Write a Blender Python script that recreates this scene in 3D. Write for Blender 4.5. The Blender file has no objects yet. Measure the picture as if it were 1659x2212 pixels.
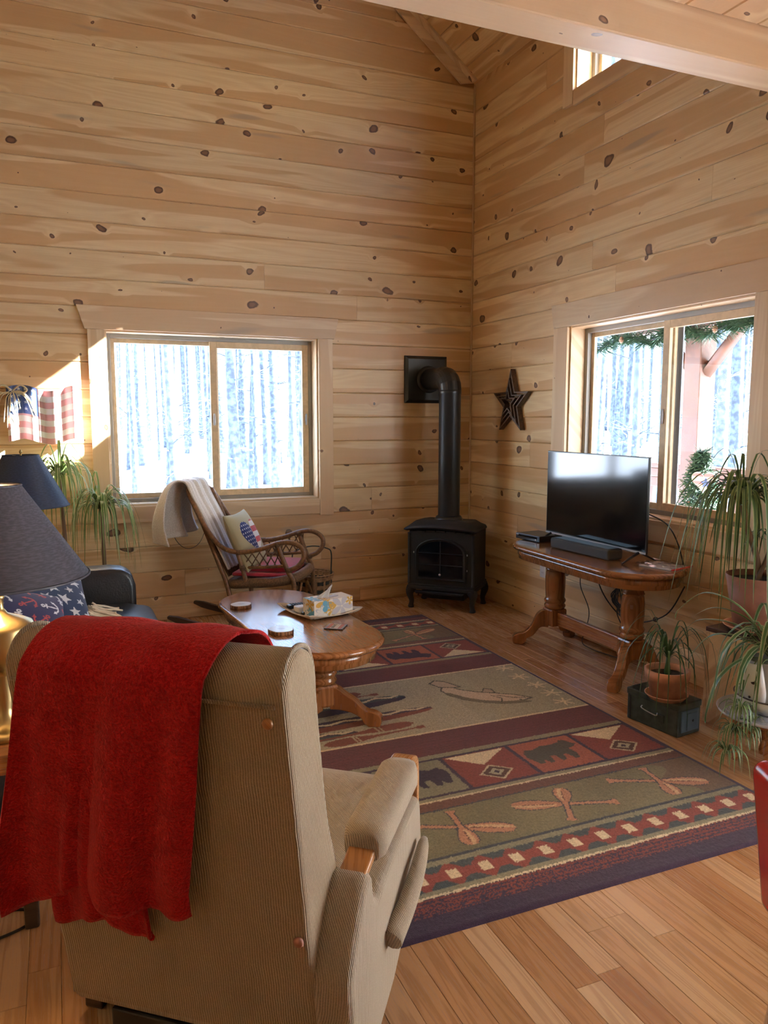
import bpy, bmesh, math, random
import numpy as np
from mathutils import Vector, Matrix
random.seed(7); RNG = np.random.default_rng(7)
S = bpy.context.scene
COL = S.collection
PI = math.pi
V = Vector

# ------------------------------------------------------------------ camera, sky, sun, exposure
CAM = V((-2.197*1.48, -3.9048*1.48, 1.48))
cam_d = bpy.data.cameras.new('camera'); cam_o = bpy.data.objects.new('camera', cam_d); COL.objects.link(cam_o)
cam_o.location = CAM
cam_o.rotation_euler = (PI/2 - 0.12041, 0, -0.40129)
cam_d.sensor_fit = 'VERTICAL'; cam_d.sensor_height = 36.0; cam_d.lens = 36.0*1666/2212
cam_d.clip_start = 0.05; cam_d.clip_end = 300
S.camera = cam_o

SUN_DIR = V((-1.0, 0.47, -0.778)).normalized()          # the way the sunlight travels
world = bpy.data.worlds.new('world'); S.world = world; world.use_nodes = True
wn = world.node_tree; wn.nodes.clear()
w_out = wn.nodes.new('ShaderNodeOutputWorld'); w_bg = wn.nodes.new('ShaderNodeBackground')
w_sky = wn.nodes.new('ShaderNodeTexSky'); w_sky.sky_type = 'NISHITA'; w_sky.sun_disc = False
w_sky.sun_elevation = math.asin(-SUN_DIR.z); w_sky.sun_rotation = math.atan2(-SUN_DIR.x, -SUN_DIR.y)
w_sky.air_density = 1.0; w_sky.dust_density = 1.2; w_sky.ozone_density = 1.0
w_bg.inputs['Strength'].default_value = 1.2
wn.links.new(w_sky.outputs[0], w_bg.inputs['Color']); wn.links.new(w_bg.outputs[0], w_out.inputs['Surface'])
sun_d = bpy.data.lights.new('sun', 'SUN'); sun_d.energy = 105.0; sun_d.angle = math.radians(0.6); sun_d.color = (0.95, 0.97, 1.0)
sun_o = bpy.data.objects.new('sun', sun_d); COL.objects.link(sun_o); sun_o.location = (8, -6, 9)
sun_o.rotation_euler = SUN_DIR.to_track_quat('-Z', 'Y').to_euler()
def portal(loc, rot, sx, sy):                          # sampling guides in the window openings, they give no light
    d = bpy.data.lights.new('window_portal', 'AREA'); d.shape = 'RECTANGLE'; d.size = sx; d.size_y = sy; d.cycles.is_portal = True
    o = bpy.data.objects.new('window_portal', d); COL.objects.link(o); o.location = loc; o.rotation_euler = rot
portal((-2.13, .2, 1.47), (-PI/2, 0, 0), 1.56, 1.26)
portal((.2, -2.12, 1.49), (0, PI/2, 0), 1.26, 1.56)
portal((.2, -1.70, 4.06), (0, PI/2, 0), .94, .80)
portal((.2, -5.1, 1.05), (0, PI/2, 0), 2.06, 2.1)
S.view_settings.view_transform = 'Standard'; S.view_settings.look = 'None'
S.view_settings.exposure = 0.66; S.view_settings.gamma = 1.0; S.view_settings.use_curve_mapping = False
S.cycles.use_denoising = True
S.cycles.max_bounces = 6; S.cycles.diffuse_bounces = 5; S.cycles.glossy_bounces = 3; S.cycles.transmission_bounces = 3; S.cycles.transparent_max_bounces = 8
S.cycles.use_adaptive_sampling = True; S.cycles.adaptive_threshold = 0.01
S.cycles.sample_clamp_indirect = 6.0

# ------------------------------------------------------------------ small mesh kit
class MB:
    "collects vertices and faces; build() links them as one mesh object"
    def __init__(s): s.v = []; s.f = []; s.smooth = []
    def add(s, vs, fs, sm=False):
        b = len(s.v); s.v += [tuple(q) for q in vs]; s.f += [tuple(b+i for i in q) for q in fs]; s.smooth += [sm]*len(fs); return s
    def box(s, a, b, m=None):
        x0, y0, z0 = a; x1, y1, z1 = b
        vs = [V((x, y, z)) for x in (x0, x1) for y in (y0, y1) for z in (z0, z1)]
        if m is not None: vs = [m @ q for q in vs]
        return s.add(vs, [(0, 1, 3, 2), (4, 6, 7, 5), (0, 4, 5, 1), (2, 3, 7, 6), (0, 2, 6, 4), (1, 5, 7, 3)])
    def prism(s, poly, y0, y1, m=None, sm=False):
        "polygon in the xz plane, pulled from y0 to y1"
        n = len(poly); vs = [V((x, y0, z)) for x, z in poly] + [V((x, y1, z)) for x, z in poly]
        if m is not None: vs = [m @ q for q in vs]
        s.add(vs, [tuple(range(n)), tuple(range(2*n-1, n-1, -1))] + [((i+1) % n, i, n+i, n+(i+1) % n) for i in range(n)], sm); return s
    def lathe(s, prof, n=24, c=(0, 0, 0), m=None, cap=True, sm=True):
        "profile (r,z) turned about z"
        vs = []; fs = []; k = len(prof)
        for i in range(n):
            a = 2*PI*i/n
            for r, z in prof: vs.append(V((c[0]+r*math.cos(a), c[1]+r*math.sin(a), c[2]+z)))
        for i in range(n):
            j = (i+1) % n
            for q in range(k-1): fs.append((i*k+q, j*k+q, j*k+q+1, i*k+q+1))
        if m is not None: vs = [m @ q for q in vs]
        s.add(vs, fs, sm)
        if cap:
            b = len(s.v)-len(vs)
            if prof[0][0] > 1e-5: s.f.append(tuple(b+i*k for i in reversed(range(n)))); s.smooth.append(False)
            if prof[-1][0] > 1e-5: s.f.append(tuple(b+i*k+k-1 for i in range(n))); s.smooth.append(False)
        return s
    def tube(s, pts, r, n=8, closed=False, m=None, sm=True, flat=1.0):
        pts = [V(q) for q in pts]; k = len(pts); rs = r if isinstance(r, (list, tuple)) else [r]*k
        vs = []; fs = []; ref = None
        for i, q in enumerate(pts):
            t = (pts[(i+1) % k]-pts[i-1]) if closed else (pts[min(i+1, k-1)]-pts[max(i-1, 0)])
            t = t.normalized() if t.length > 1e-9 else V((0, 0, 1))
            if ref is None: ref = V((0, 0, 1)) if abs(t.z) < .9 else V((1, 0, 0))
            u = (ref-t*ref.dot(t)); u = u.normalized() if u.length > 1e-6 else t.orthogonal().normalized()
            ref = u; w = t.cross(u)
            for j in range(n):
                a = 2*PI*j/n; vs.append(q+(u*math.cos(a)*flat+w*math.sin(a))*rs[i])
        for i in range(k if closed else k-1):
            a0 = i*n; b0 = ((i+1) % k)*n
            for j in range(n): fs.append((a0+j, a0+(j+1) % n, b0+(j+1) % n, b0+j))
        if m is not None: vs = [m @ q for q in vs]
        s.add(vs, fs, sm)
        if not closed:
            b = len(s.v)-len(vs)
            s.f.append(tuple(b+j for j in reversed(range(n)))); s.f.append(tuple(b+(k-1)*n+j for j in range(n))); s.smooth += [False, False]
        return s
    def grid(s, P, sm=True):
        "P[i][j] points"
        a = len(P); b = len(P[0]); vs = [q for row in P for q in row]
        return s.add(vs, [(i*b+j, (i+1)*b+j, (i+1)*b+j+1, i*b+j+1) for i in range(a-1) for j in range(b-1)], sm)
    def mesh(s, name, mt=None):
        me = bpy.data.meshes.new(name); me.from_pydata(s.v, [], s.f); me.update()
        if any(s.smooth): me.polygons.foreach_set('use_smooth', s.smooth)
        if mt: me.materials.append(mt)
        return me
    def build(s, name, mt, parent=None, bevel=0, seg=2, sub=0, smooth=False):
        me = s.mesh(name, mt)
        if bevel or smooth:
            bm = bmesh.new(); bm.from_mesh(me)
            bmesh.ops.recalc_face_normals(bm, faces=bm.faces)
            if bevel:
                es = [e for e in bm.edges if len(e.link_faces) == 2 and e.calc_face_angle(0) > .5]
                bmesh.ops.bevel(bm, geom=es, offset=bevel, segments=seg, profile=.5, affect='EDGES', clamp_overlap=True)
            if smooth:
                for f in bm.faces: f.smooth = True
            bm.to_mesh(me); bm.free()
        o = obj(name, me, parent)
        if sub:
            md = o.modifiers.new('subsurf', 'SUBSURF'); md.levels = sub; md.render_levels = sub
        return o
def obj(name, me, parent=None):
    o = bpy.data.objects.new(name, me); COL.objects.link(o)
    if parent is not None: o.parent = parent
    return o
def thing(name, label, cat, loc=(0, 0, 0), rz=0, group=None, rot=None):
    o = bpy.data.objects.new(name, None); COL.objects.link(o); o.empty_display_size = .1
    o.location = loc; o.rotation_euler = rot if rot else (0, 0, rz)
    return tag(o, label, cat, group)
def tag(o, label=None, cat=None, group=None, kind=None):
    if label: o['label'] = label
    if cat: o['category'] = cat
    if group: o['group'] = group
    if kind: o['kind'] = kind
    return o
def struct(name, parent=None, loc=(0, 0, 0), rz=0):
    o = bpy.data.objects.new(name, None); COL.objects.link(o); o.location = loc; o.rotation_euler = (0, 0, rz)
    if parent: o.parent = parent
    else: o['kind'] = 'structure'
    return o
def bez(pts, n=8):
    "smooth curve through points (Catmull-Rom)"
    p = [V(q) for q in pts]; out = []
    for i in range(len(p)-1):
        a = p[max(i-1, 0)]; b = p[i]; c = p[i+1]; d = p[min(i+2, len(p)-1)]
        for k in range(n):
            t = k/n; out.append(.5*((2*b)+(c-a)*t+(2*a-5*b+4*c-d)*t*t+(3*b-a-3*c+d)*t**3))
    out.append(p[-1]); return out
def Rz(a): return Matrix.Rotation(a, 4, 'Z')
def T(x, y, z): return Matrix.Translation((x, y, z))

# ------------------------------------------------------------------ materials
class G:
    def __init__(s, name):
        s.m = bpy.data.materials.new(name); s.m.use_nodes = True; s.t = s.m.node_tree; s.t.nodes.clear()
        s.out = s.t.nodes.new('ShaderNodeOutputMaterial')
    def n(s, ty, props=None, **ins):
        nd = s.t.nodes.new('ShaderNode'+ty)
        for k, v in (props or {}).items(): setattr(nd, k, v)
        for k, v in ins.items():
            key = int(k[1:]) if k[0] == '_' and k[1:].isdigit() else k.replace('_', ' ')
            s.set(nd.inputs[key], v)
        return nd
    def set(s, sock, v):
        if isinstance(v, bpy.types.NodeSocket): s.t.links.new(v, sock)
        elif isinstance(v, bpy.types.Node): s.t.links.new(v.outputs[0], sock)
        else:
            if sock.type == 'RGBA' and len(v) == 3: v = (*v, 1)
            sock.default_value = v
    def math(s, op, a, b=0.0, c=0.0, clamp=False):
        nd = s.t.nodes.new('ShaderNodeMath'); nd.operation = op; nd.use_clamp = clamp
        for i, q in enumerate((a, b, c)): s.set(nd.inputs[i], q)
        return nd.outputs[0]
    def mix(s, f, a, b, blend='MIX'):
        nd = s.t.nodes.new('ShaderNodeMix'); nd.data_type = 'RGBA'; nd.blend_type = blend; nd.clamp_factor = True
        s.set(nd.inputs[0], f); s.set(nd.inputs[6], a); s.set(nd.inputs[7], b); return nd.outputs[2]
    def ramp(s, f, stops, interp='LINEAR'):
        nd = s.t.nodes.new('ShaderNodeValToRGB'); nd.color_ramp.interpolation = interp; e = nd.color_ramp.elements
        while len(e) < len(stops): e.new(.5)
        for q, (p, c) in zip(e, stops): q.position = p; q.color = (*c, 1) if len(c) == 3 else c
        s.set(nd.inputs[0], f); return nd.outputs[0]
    def mapr(s, v, a, b, c=0.0, d=1.0, smooth=True):
        nd = s.t.nodes.new('ShaderNodeMapRange'); nd.interpolation_type = 'SMOOTHSTEP' if smooth else 'LINEAR'
        for i, q in enumerate((v, a, b, c, d)): s.set(nd.inputs[i], q)
        return nd.outputs[0]
    def xyz(s, x, y, z=0.0):
        nd = s.t.nodes.new('ShaderNodeCombineXYZ')
        for i, q in enumerate((x, y, z)): s.set(nd.inputs[i], q)
        return nd.outputs[0]
    def sep(s, v):
        nd = s.t.nodes.new('ShaderNodeSeparateXYZ'); s.set(nd.inputs[0], v); return nd.outputs
    def coord(s, which='Object'): return s.t.nodes.new('ShaderNodeTexCoord').outputs[which]
    def rnd(s): return s.t.nodes.new('ShaderNodeObjectInfo').outputs['Random']
    def bump(s, h, st=.3, dist=.01):
        nd = s.t.nodes.new('ShaderNodeBump'); nd.inputs['Strength'].default_value = st; nd.inputs['Distance'].default_value = dist
        s.set(nd.inputs['Height'], h); return nd.outputs[0]
    def pbr(s, **ins):
        nd = s.n('BsdfPrincipled', None, **ins); s.t.links.new(nd.outputs[0], s.out.inputs[0]); return s.m
M = {}
def plain(name, col, rough=.5, metal=0.0, noise=0.0, nscale=40, bump=0.0, bscale=200, spec=.5, **kw):
    g = G(name); c = col
    if noise:
        t = g.n('TexNoise', None, Vector=g.coord(), Scale=nscale, Detail=3.0).outputs[0]
        f = g.mapr(t, .35, .65); c = g.mix(f, tuple(q*(1-noise) for q in col), tuple(min(1, q*(1+noise)) for q in col))
    ins = dict(Base_Color=c, Roughness=rough, Metallic=metal, **kw); ins['Specular_IOR_Level'] = spec
    if bump: ins['Normal'] = g.bump(g.n('TexNoise', None, Vector=g.coord(), Scale=bscale, Detail=2.0).outputs[0], bump)
    M[name] = g.pbr(**ins); return M[name]
def pine(name, light, mid, heart, knots=1.0, rough=.38, swap=False, tone=(.93, 1.06)):
    g = G(name); r = g.rnd(); x, y, z = g.sep(g.coord())[:3]
    if swap: x, z = z, x
    X = g.math('ADD', x, g.math('MULTIPLY', r, 53.1)); Z = g.math('ADD', g.math('ADD', z, y), g.math('MULTIPLY', r, 17.7))
    wv = g.sep(g.n('TexNoise', None, Vector=g.xyz(X, Z, 3.0), Scale=11.0, Detail=0.0).outputs['Color'])
    kx = g.math('MULTIPLY', g.math('ADD', X, g.math('MULTIPLY', wv[0], .05)), g.mapr(g.math('FRACT', g.math('MULTIPLY', r, 3.37)), 0, 1, .62, 1.2, False)); kz = g.math('ADD', Z, g.math('MULTIPLY', wv[1], .05))
    kv = g.n('TexVoronoi', dict(voronoi_dimensions='2D', feature='F1'), Vector=g.xyz(kx, kz), Scale=3.9, Randomness=1.0)
    d = kv.outputs['Distance']; cr = g.sep(kv.outputs['Color'])[0]
    wob = g.n('TexNoise', None, Vector=g.xyz(X, Z, 0), Scale=60.0, Detail=0.0).outputs[0]
    d = g.math('ADD', d, g.math('MULTIPLY', g.math('SUBTRACT', wob, .5), .022))
    R = g.math('MULTIPLY', g.math('POWER', g.mapr(cr, .12, 1.0, .0, 1.0, False), 1.6), .125*knots)
    knot = g.mapr(d, g.math('MULTIPLY', R, .80), g.math('ADD', R, .004), 1.0, 0.0)
    knot = g.math('MULTIPLY', knot, g.math('GREATER_THAN', R, .006))
    core = g.mapr(d, g.math('MULTIPLY', R, .35), g.math('MULTIPLY', R, .75), 1.0, 0.0)
    big = g.mapr(R, .008, .05)
    halo = g.math('MULTIPLY', g.mapr(d, .0, .26, 1.0, 0.0), big)
    Zw = g.math('ADD', Z, g.math('MULTIPLY', halo, .045))
    n1 = g.n('TexNoise', None, Vector=g.xyz(g.math('MULTIPLY', X, .55), g.math('MULTIPLY', Zw, 6.0), r), Scale=1.0, Detail=1.0, Distortion=.35).outputs[0]
    ring = g.math('ADD', g.math('MULTIPLY', g.math('SINE', g.math('MULTIPLY', n1, 70.0)), .5), .5)
    fine = g.n('TexNoise', None, Vector=g.xyz(g.math('MULTIPLY', X, 4.0), g.math('MULTIPLY', Z, 190.0), 0), Scale=1.0, Detail=0.0).outputs[0]
    n2 = g.n('TexNoise', None, Vector=g.xyz(g.math('MULTIPLY', X, .38), g.math('MULTIPLY', Zw, 6.0), g.math('MULTIPLY', r, 7.0)), Scale=1.0, Detail=1.0, Distortion=.9).outputs[0]
    hr = g.mapr(n2, .475, .53)
    c = g.mix(g.math('MULTIPLY', ring, .42), light, mid)
    c = g.mix(g.math('MULTIPLY', hr, .8), c, heart)
    c = g.mix(g.math('MULTIPLY', g.mapr(fine, .4, .62), .16), c, heart)
    c = g.mix(g.math('MULTIPLY', halo, .28), c, tuple(min(1, q*1.12) for q in light))
    c = g.mix(g.mapr(knot, 0, 1), c, g.mix(core, (.085, .035, .018), (.20, .10, .05)))
    st = g.n('TexNoise', None, Vector=g.xyz(g.math('MULTIPLY', X, 1.3), g.math('MULTIPLY', Z, 9.0), 5.0), Scale=1.0, Detail=1.0).outputs[0]
    c = g.mix(g.math('MULTIPLY', g.mapr(st, .68, .76), .45), c, (.26, .24, .20))       # grey-blue stain
    v = g.mapr(g.math('FRACT', g.math('MULTIPLY', r, 7.31)), 0, 1, tone[0], tone[1], False)
    hs = g.n('HueSaturation', None, Value=v, Color=c)
    M[name] = g.pbr(Base_Color=hs.outputs[0], Roughness=rough, Specular_IOR_Level=.5,
                    Normal=g.bump(fine, .05, .003)); return M[name]
def oak(name, stops, rough=.28, fs=1.0, dark=.5, vary=True, coat=0.0, axis='x'):
    g = G(name); r = g.rnd(); x, y, z = g.sep(g.coord())[:3]
    if axis == 'z': x, z = z, x
    if axis == 'y': x, y = y, x
    X = g.math('ADD', x, g.math('MULTIPLY', r, 31.7)); Z = g.math('ADD', g.math('ADD', z, y), g.math('MULTIPLY', r, 12.3))
    n1 = g.n('TexNoise', None, Vector=g.xyz(g.math('MULTIPLY', X, .85*fs), g.math('MULTIPLY', Z, 17.0*fs), r), Scale=1.0, Detail=2.0, Distortion=.5).outputs[0]
    ring = g.math('ADD', g.math('MULTIPLY', g.math('SINE', g.math('MULTIPLY', n1, 46.0)), .5), .5)
    fine = g.n('TexNoise', None, Vector=g.xyz(g.math('MULTIPLY', X, 9.0), g.math('MULTIPLY', Z, 330.0), 0), Scale=1.0, Detail=2.0).outputs[0]
    base = g.ramp(g.math('FRACT', g.math('MULTIPLY', r, 5.77)) if vary else .5, stops)
    c = g.mix(g.math('MULTIPLY', g.mapr(ring, .35, 1.0), dark), base, g.mix(1.0, base, (.48, .36, .30), 'MULTIPLY'))
    c = g.mix(g.math('MULTIPLY', g.mapr(fine, .5, .68), .45), c, g.mix(1.0, base, (.42, .32, .26), 'MULTIPLY'))
    M[name] = g.pbr(Base_Color=c, Roughness=g.mapr(fine, .3, .7, rough-.04, rough+.08), Coat_Weight=coat, Coat_Roughness=.12,
                    Normal=g.bump(fine, .05, .002)); return M[name]
def attr_mat(name, rough=.8, sheen=0.0, bump=0.0, bscale=300, spec=.3, var=.0, vscale=60):
    "colour read from the mesh's own woven or printed pattern"
    g = G(name); c = g.n('Attribute', dict(attribute_name='print')).outputs['Color']
    if var:
        t = g.n('TexNoise', None, Vector=g.coord(), Scale=vscale, Detail=4.0).outputs[0]
        c = g.mix(1.0, c, g.ramp(t, [(.3, (1-var,)*3), (.7, (1+var*.4,)*3)]), 'MULTIPLY')
    ins = dict(Base_Color=c, Roughness=rough, Sheen_Weight=sheen, Specular_IOR_Level=spec)
    if bump: ins['Normal'] = g.bump(g.n('TexNoise', None, Vector=g.coord(), Scale=bscale, Detail=2.0).outputs[0], bump, .004)
    M[name] = g.pbr(**ins); return M[name]
def rib_mat(name, col, pitch=.0045, axis='x', rough=.85, dark=.55, sheen=.3):
    g = G(name); x, y, z = g.sep(g.coord())[:3]; yy = g.math('ADD', y, g.math('MULTIPLY', z, .185)); a = dict(x=g.math('ADD', x, yy), y=g.math('ADD', x, y), z=z)[axis]
    wob = g.n('TexNoise', None, Vector=g.coord(), Scale=14.0, Detail=2.0).outputs[0]
    s = g.math('ADD', g.math('MULTIPLY', g.math('SINE', g.math('ADD', g.math('MULTIPLY', a, 2*PI/pitch), g.math('MULTIPLY', wob, 9.0))), .5), .5)
    nz = g.n('TexNoise', None, Vector=g.coord(), Scale=380.0, Detail=2.0).outputs[0]
    big = g.n('TexNoise', None, Vector=g.coord(), Scale=9.0, Detail=3.0).outputs[0]
    c = g.mix(g.math('MULTIPLY', s, .8), tuple(q*dark for q in col), col)
    c = g.mix(g.math('MULTIPLY', g.mapr(nz, .45, .7), .3), c, tuple(min(1, q*1.35) for q in col))
    c = g.mix(g.math('MULTIPLY', g.mapr(big, .45, .75), .18), c, tuple(q*.6 for q in col))
    M[name] = g.pbr(Base_Color=c, Roughness=rough, Sheen_Weight=sheen, Sheen_Roughness=.5, Specular_IOR_Level=.2,
                    Normal=g.bump(g.math('ADD', s, g.math('MULTIPLY', nz, .35)), .55, .0035)); return M[name]
pine('pine_wall', (.80, .62, .365), (.66, .445, .22), (.57, .34, .155))
pine('pine_trim', (.78, .615, .40), (.69, .49, .285), (.61, .41, .23), knots=.7)
pine('pine_trim_up', (.78, .615, .40), (.69, .49, .285), (.61, .41, .23), knots=.7, swap=True)
pine('pine_beam', (.78, .635, .43), (.69, .52, .32), (.60, .40, .23), knots=.8)
pine('pine_edge', (.74, .50, .26), (.62, .38, .18), (.52, .29, .13), knots=.5)
oak('oak_floor', [(0, (.33, .155, .065)), (.22, (.50, .285, .13)), (.45, (.41, .205, .09)), (.62, (.56, .35, .175)), (.8, (.47, .25, .115)), (1, (.68, .48, .28))], rough=.22, dark=.36)
oak('oak_top', [(0, (.33, .14, .05)), (1, (.33, .14, .05))], rough=.14, fs=4.5, dark=.3, vary=False, coat=.5, axis='y')
oak('oak_leg', [(0, (.30, .12, .04)), (1, (.30, .12, .04))], rough=.2, fs=1.0, dark=.6, vary=False, coat=.3, axis='z')
oak('oak_rail', [(0, (.36, .16, .06)), (1, (.36, .16, .06))], rough=.24, fs=1.0, dark=.5, vary=False, coat=.2, axis='y')
oak('end_table_wood', [(0, (.40, .16, .05)), (1, (.40, .16, .05))], rough=.25, vary=False, coat=.3)
oak('dark_runner', [(0, (.06, .03, .018)), (1, (.06, .03, .018))], rough=.4, vary=False)
oak('arm_wood', [(0, (.36, .17, .06)), (1, (.36, .17, .06))], rough=.3, fs=1.5, dark=.4, vary=False, axis='y')
plain('taupe_frame', (.26, .235, .20), .45)
plain('sash_wood', (.62, .47, .29), .5, noise=.08, nscale=30)
plain('screen_frame', (.10, .10, .11), .5)
plain('black_metal', (.012, .012, .014), .42, spec=.4)
plain('stove_iron', (.010, .0115, .014), .55, bump=.15, bscale=260)
plain('stove_pipe_paint', (.010, .010, .011), .34)
plain('steel', (.55, .55, .56), .3, 1.0)
plain('brass', (.42, .31, .14), .34, 1.0)
plain('black_plastic', (.014, .014, .016), .35)
plain('dark_grey_cloth', (.045, .05, .055), .8, bump=.3, bscale=900)
plain('white_plastic', (.78, .77, .74), .4)
plain('rubber', (.02, .02, .02), .7)
plain('black_leather', (.018, .018, .022), .34, bump=.12, bscale=120)
plain('terracotta', (.52, .26, .155), .75, noise=.16, nscale=18)
plain('terracotta_dark', (.27, .115, .075), .6, noise=.12, nscale=14)
plain('soil', (.03, .02, .014), .95, noise=.4, nscale=90, bump=.8, bscale=120)
plain('enamel', (.80, .79, .75), .22)
plain('enamel_chip', (.055, .035, .03), .7)
plain('rattan', (.19, .095, .040), .42, noise=.25, nscale=60)
plain('rattan_wrap', (.15, .085, .042), .6, noise=.35, nscale=120)
plain('splint', (.36, .22, .105), .6, noise=.2, nscale=50)
plain('splint_dark', (.028, .034, .03), .6)
plain('green_paint', (.025, .042, .032), .5)
plain('ammo_green', (.030, .042, .034), .42, noise=.35, nscale=26)
plain('ammo_blue', (.075, .125, .175), .4)
plain('snow', (.78, .85, .95), .8)
plain('bark', (.048, .062, .085), .95, noise=.45, nscale=9, bump=.8, bscale=12)
plain('cedar', (.085, .030, .015), .6, noise=.15, nscale=12)
plain('conifer', (.03, .085, .045), .7)
plain('pine_cone', (.12, .06, .03), .8)
plain('red_vinyl', (.42, .012, .012), .22, coat=None) if False else plain('red_vinyl', (.42, .012, .012), .22)
plain('chrome', (.7, .7, .72), .12, 1.0)
plain('cotton_cream', (.72, .64, .50), .9)
plain('rust_star', (.085, .045, .026), .55, noise=.4, nscale=60)
plain('silver_paint', (.42, .42, .44), .45)
plain('tray_grey', (.55, .55, .60), .4)
plain('rope_black', (.012, .012, .012), .5)
g = G('glass'); fr = g.n('Fresnel', None, IOR=1.45)
tr = g.n('BsdfTransparent', None, Color=(.93, .96, .97)); gl = g.n('BsdfGlossy', None, Roughness=.0, Color=(1, 1, 1))
mx = g.n('MixShader', None, _0=g.math('MULTIPLY', fr.outputs[0], .22), _1=tr.outputs[0], _2=gl.outputs[0]); g.t.links.new(mx.outputs[0], g.out.inputs[0]); M['glass'] = g.m
# ------------------------------------------------------------------ the room: boards, floor, ceiling, windows
XL, YB = -5.4, -9.0                                    # far ends of the room behind and left of the camera
PITCH = .1883
def plank_mesh(L, w, th=.02, ch=.0055, name='plank'):
    "lies along x, its face towards -y"
    h = w/2; pr = [(th, -h), (th, h), (ch, h), (0, h-ch), (0, -h+ch), (ch, -h)]
    vs = [(-L/2, y, z) for y, z in pr]+[(L/2, y, z) for y, z in pr]
    vs2 = [(-L/2, ) + q[1:] for q in vs[:6]] + [(L/2, ) + q[1:] for q in vs[6:]]
    fs = [tuple(range(6)), tuple(range(11, 5, -1))] + [((i+1) % 6, i, 6+i, 6+(i+1) % 6) for i in range(6)]
    b = MB(); b.add(vs2, fs); return b
def plank(parent, l0, l1, z0, z1, mt='pine_wall', name='plank', gap=.0012, th=.02, y=0.0):
    if l1-l0 < .012 or z1-z0 < .008: return
    o = plank_mesh(l1-l0-gap, z1-z0-gap, th).build(name, M[mt], parent); o.location = ((l0+l1)/2, y, (z0+z1)/2)
    return o
def minus(r, h):
    "rectangle (l0,l1,z0,z1) without the opening h"
    l0, l1, z0, z1 = r; a, b, c, d = h
    if b <= l0 or a >= l1 or d <= z0 or c >= z1: return [r]
    out = []
    if a > l0: out.append((l0, a, z0, z1))
    if b < l1: out.append((b, l1, z0, z1))
    m0, m1 = max(a, l0), min(b, l1)
    if c > z0: out.append((m0, m1, z0, c))
    if d < z1: out.append((m0, m1, d, z1))
    return out
def backing(parent, name, rects, y0=.021, y1=.17, mt='pine_edge'):
    b = MB()
    for l0, l1, z0, z1 in rects: b.box((l0, y0, z0), (l1, y1, z1))
    return b.build(name, M[mt], parent)
def carve(rects, holes):
    for h in holes:
        rects = [q for r in rects for q in minus(r, h)]
    return rects
A_HOLE = (-2.905, -1.357, .856, 2.092)
B_HOLE = (1.355, 2.885, .885, 2.100)
U_HOLE = (1.340, 2.06, 3.62, 4.48)
D_HOLE = (4.10, 6.10, .02, 2.08)
SL = .78
def ceil_z(x): return 4.15+SL*min(-x, x-XL)
# wall at the far end (left in the picture): boards of knotty pine
wall_back = struct('wall_back')
backing(wall_back, 'sheathing', carve([(XL, .17, -.3, 4.12)], [A_HOLE]))
gb = MB(); gb.prism([(XL-.17, 4.05), (XL-.17, 4.32), (XL/2, ceil_z(XL/2)+.22), (.17, 4.32), (.17, 4.05)], .021, .17); gb.build('gable_sheathing', M['pine_edge'], wall_back)
JA = {13: [-1.766], 12: [-1.03], 4: [-.908], 2: [-1.342], 3: [-2.817], 1: [-2.411, -.5], 17: [-4.2], 9: [-3.9], 20: [-4.5]}
for k in range(0, 36):
    z1 = .175+k*PITCH; z0 = max(0, z1-PITCH)
    if z1 > 4.15:                                         # gable rows end at the slope
        e = (z1-4.15)/SL; a, b = XL+e, -e
        if b-a < .15: break
    else: a, b = XL, 0.0
    cuts = [a]+[q for q in JA.get(k, []) if a < q < b]+[b]
    for p, q in zip(cuts[:-1], cuts[1:]):
        for r in minus((p, q, z0, z1), A_HOLE): plank(wall_back, *r)
# right-hand wall: l runs towards the camera
wall_right = struct('wall_right', rz=-PI/2)
L9 = -YB
backing(wall_right, 'sheathing', carve([(-.0, L9, -.3, 4.15), (1.08, 3.2, 4.15, 4.80)], [B_HOLE, U_HOLE, D_HOLE]))
JB = {17: [1.641], 16: [1.453], 14: [2.548], 13: [1.567], 12: [1.802], 19: [3.0], 10: [.62], 6: [.9], 3: [.75, 3.3], 8: [3.4], 1: [2.1], 5: [3.2], 20: [1.0], 22: [2.2]}
for k in range(0, 26):
    z1 = min(.175+k*PITCH, 4.79); z0 = max(0, .175+(k-1)*PITCH)
    if z0 > 4.77: break
    a, b = (0.0, 4.6) if z0 < 4.10 else (1.08, 3.2)
    cuts = [a]+[q for q in JB.get(k, []) if a < q < b]+[b]
    for p, q in zip(cuts[:-1], cuts[1:]):
        for h in carve([(p, q, z0, z1)], [B_HOLE, U_HOLE, D_HOLE]): plank(wall_right, *h)
for z0, z1, l0, l1 in ((0, 4.15, 6.10, L9), (2.08, 4.15, 4.6, 6.10), (0, .02, 4.6, 6.10)):
    plank(wall_right, l0, l1, z0, z1, name='panel')
# walls and windows outside the picture
wall_left = struct('wall_left', loc=(XL, 0, 0), rz=PI/2)         # local x runs towards +y, y runs to -x
backing(wall_left, 'boarding', [(YB, .17, -.3, 4.15)], 0, .17, 'pine_wall')
wall_front = struct('wall_front', loc=(0, YB, 0), rz=PI)          # local x runs towards -x
backing(wall_front, 'boarding', [(-.17, -XL+.17, -.3, 4.15)], 0, .17, 'pine_wall')
gb = MB(); gb.prism([(-.17, 4.15), (-XL/2, ceil_z(XL/2)+.1), (-XL+.17, 4.15)], 0, .17); gb.build('gable_boarding', M['pine_wall'], wall_front)
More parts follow.
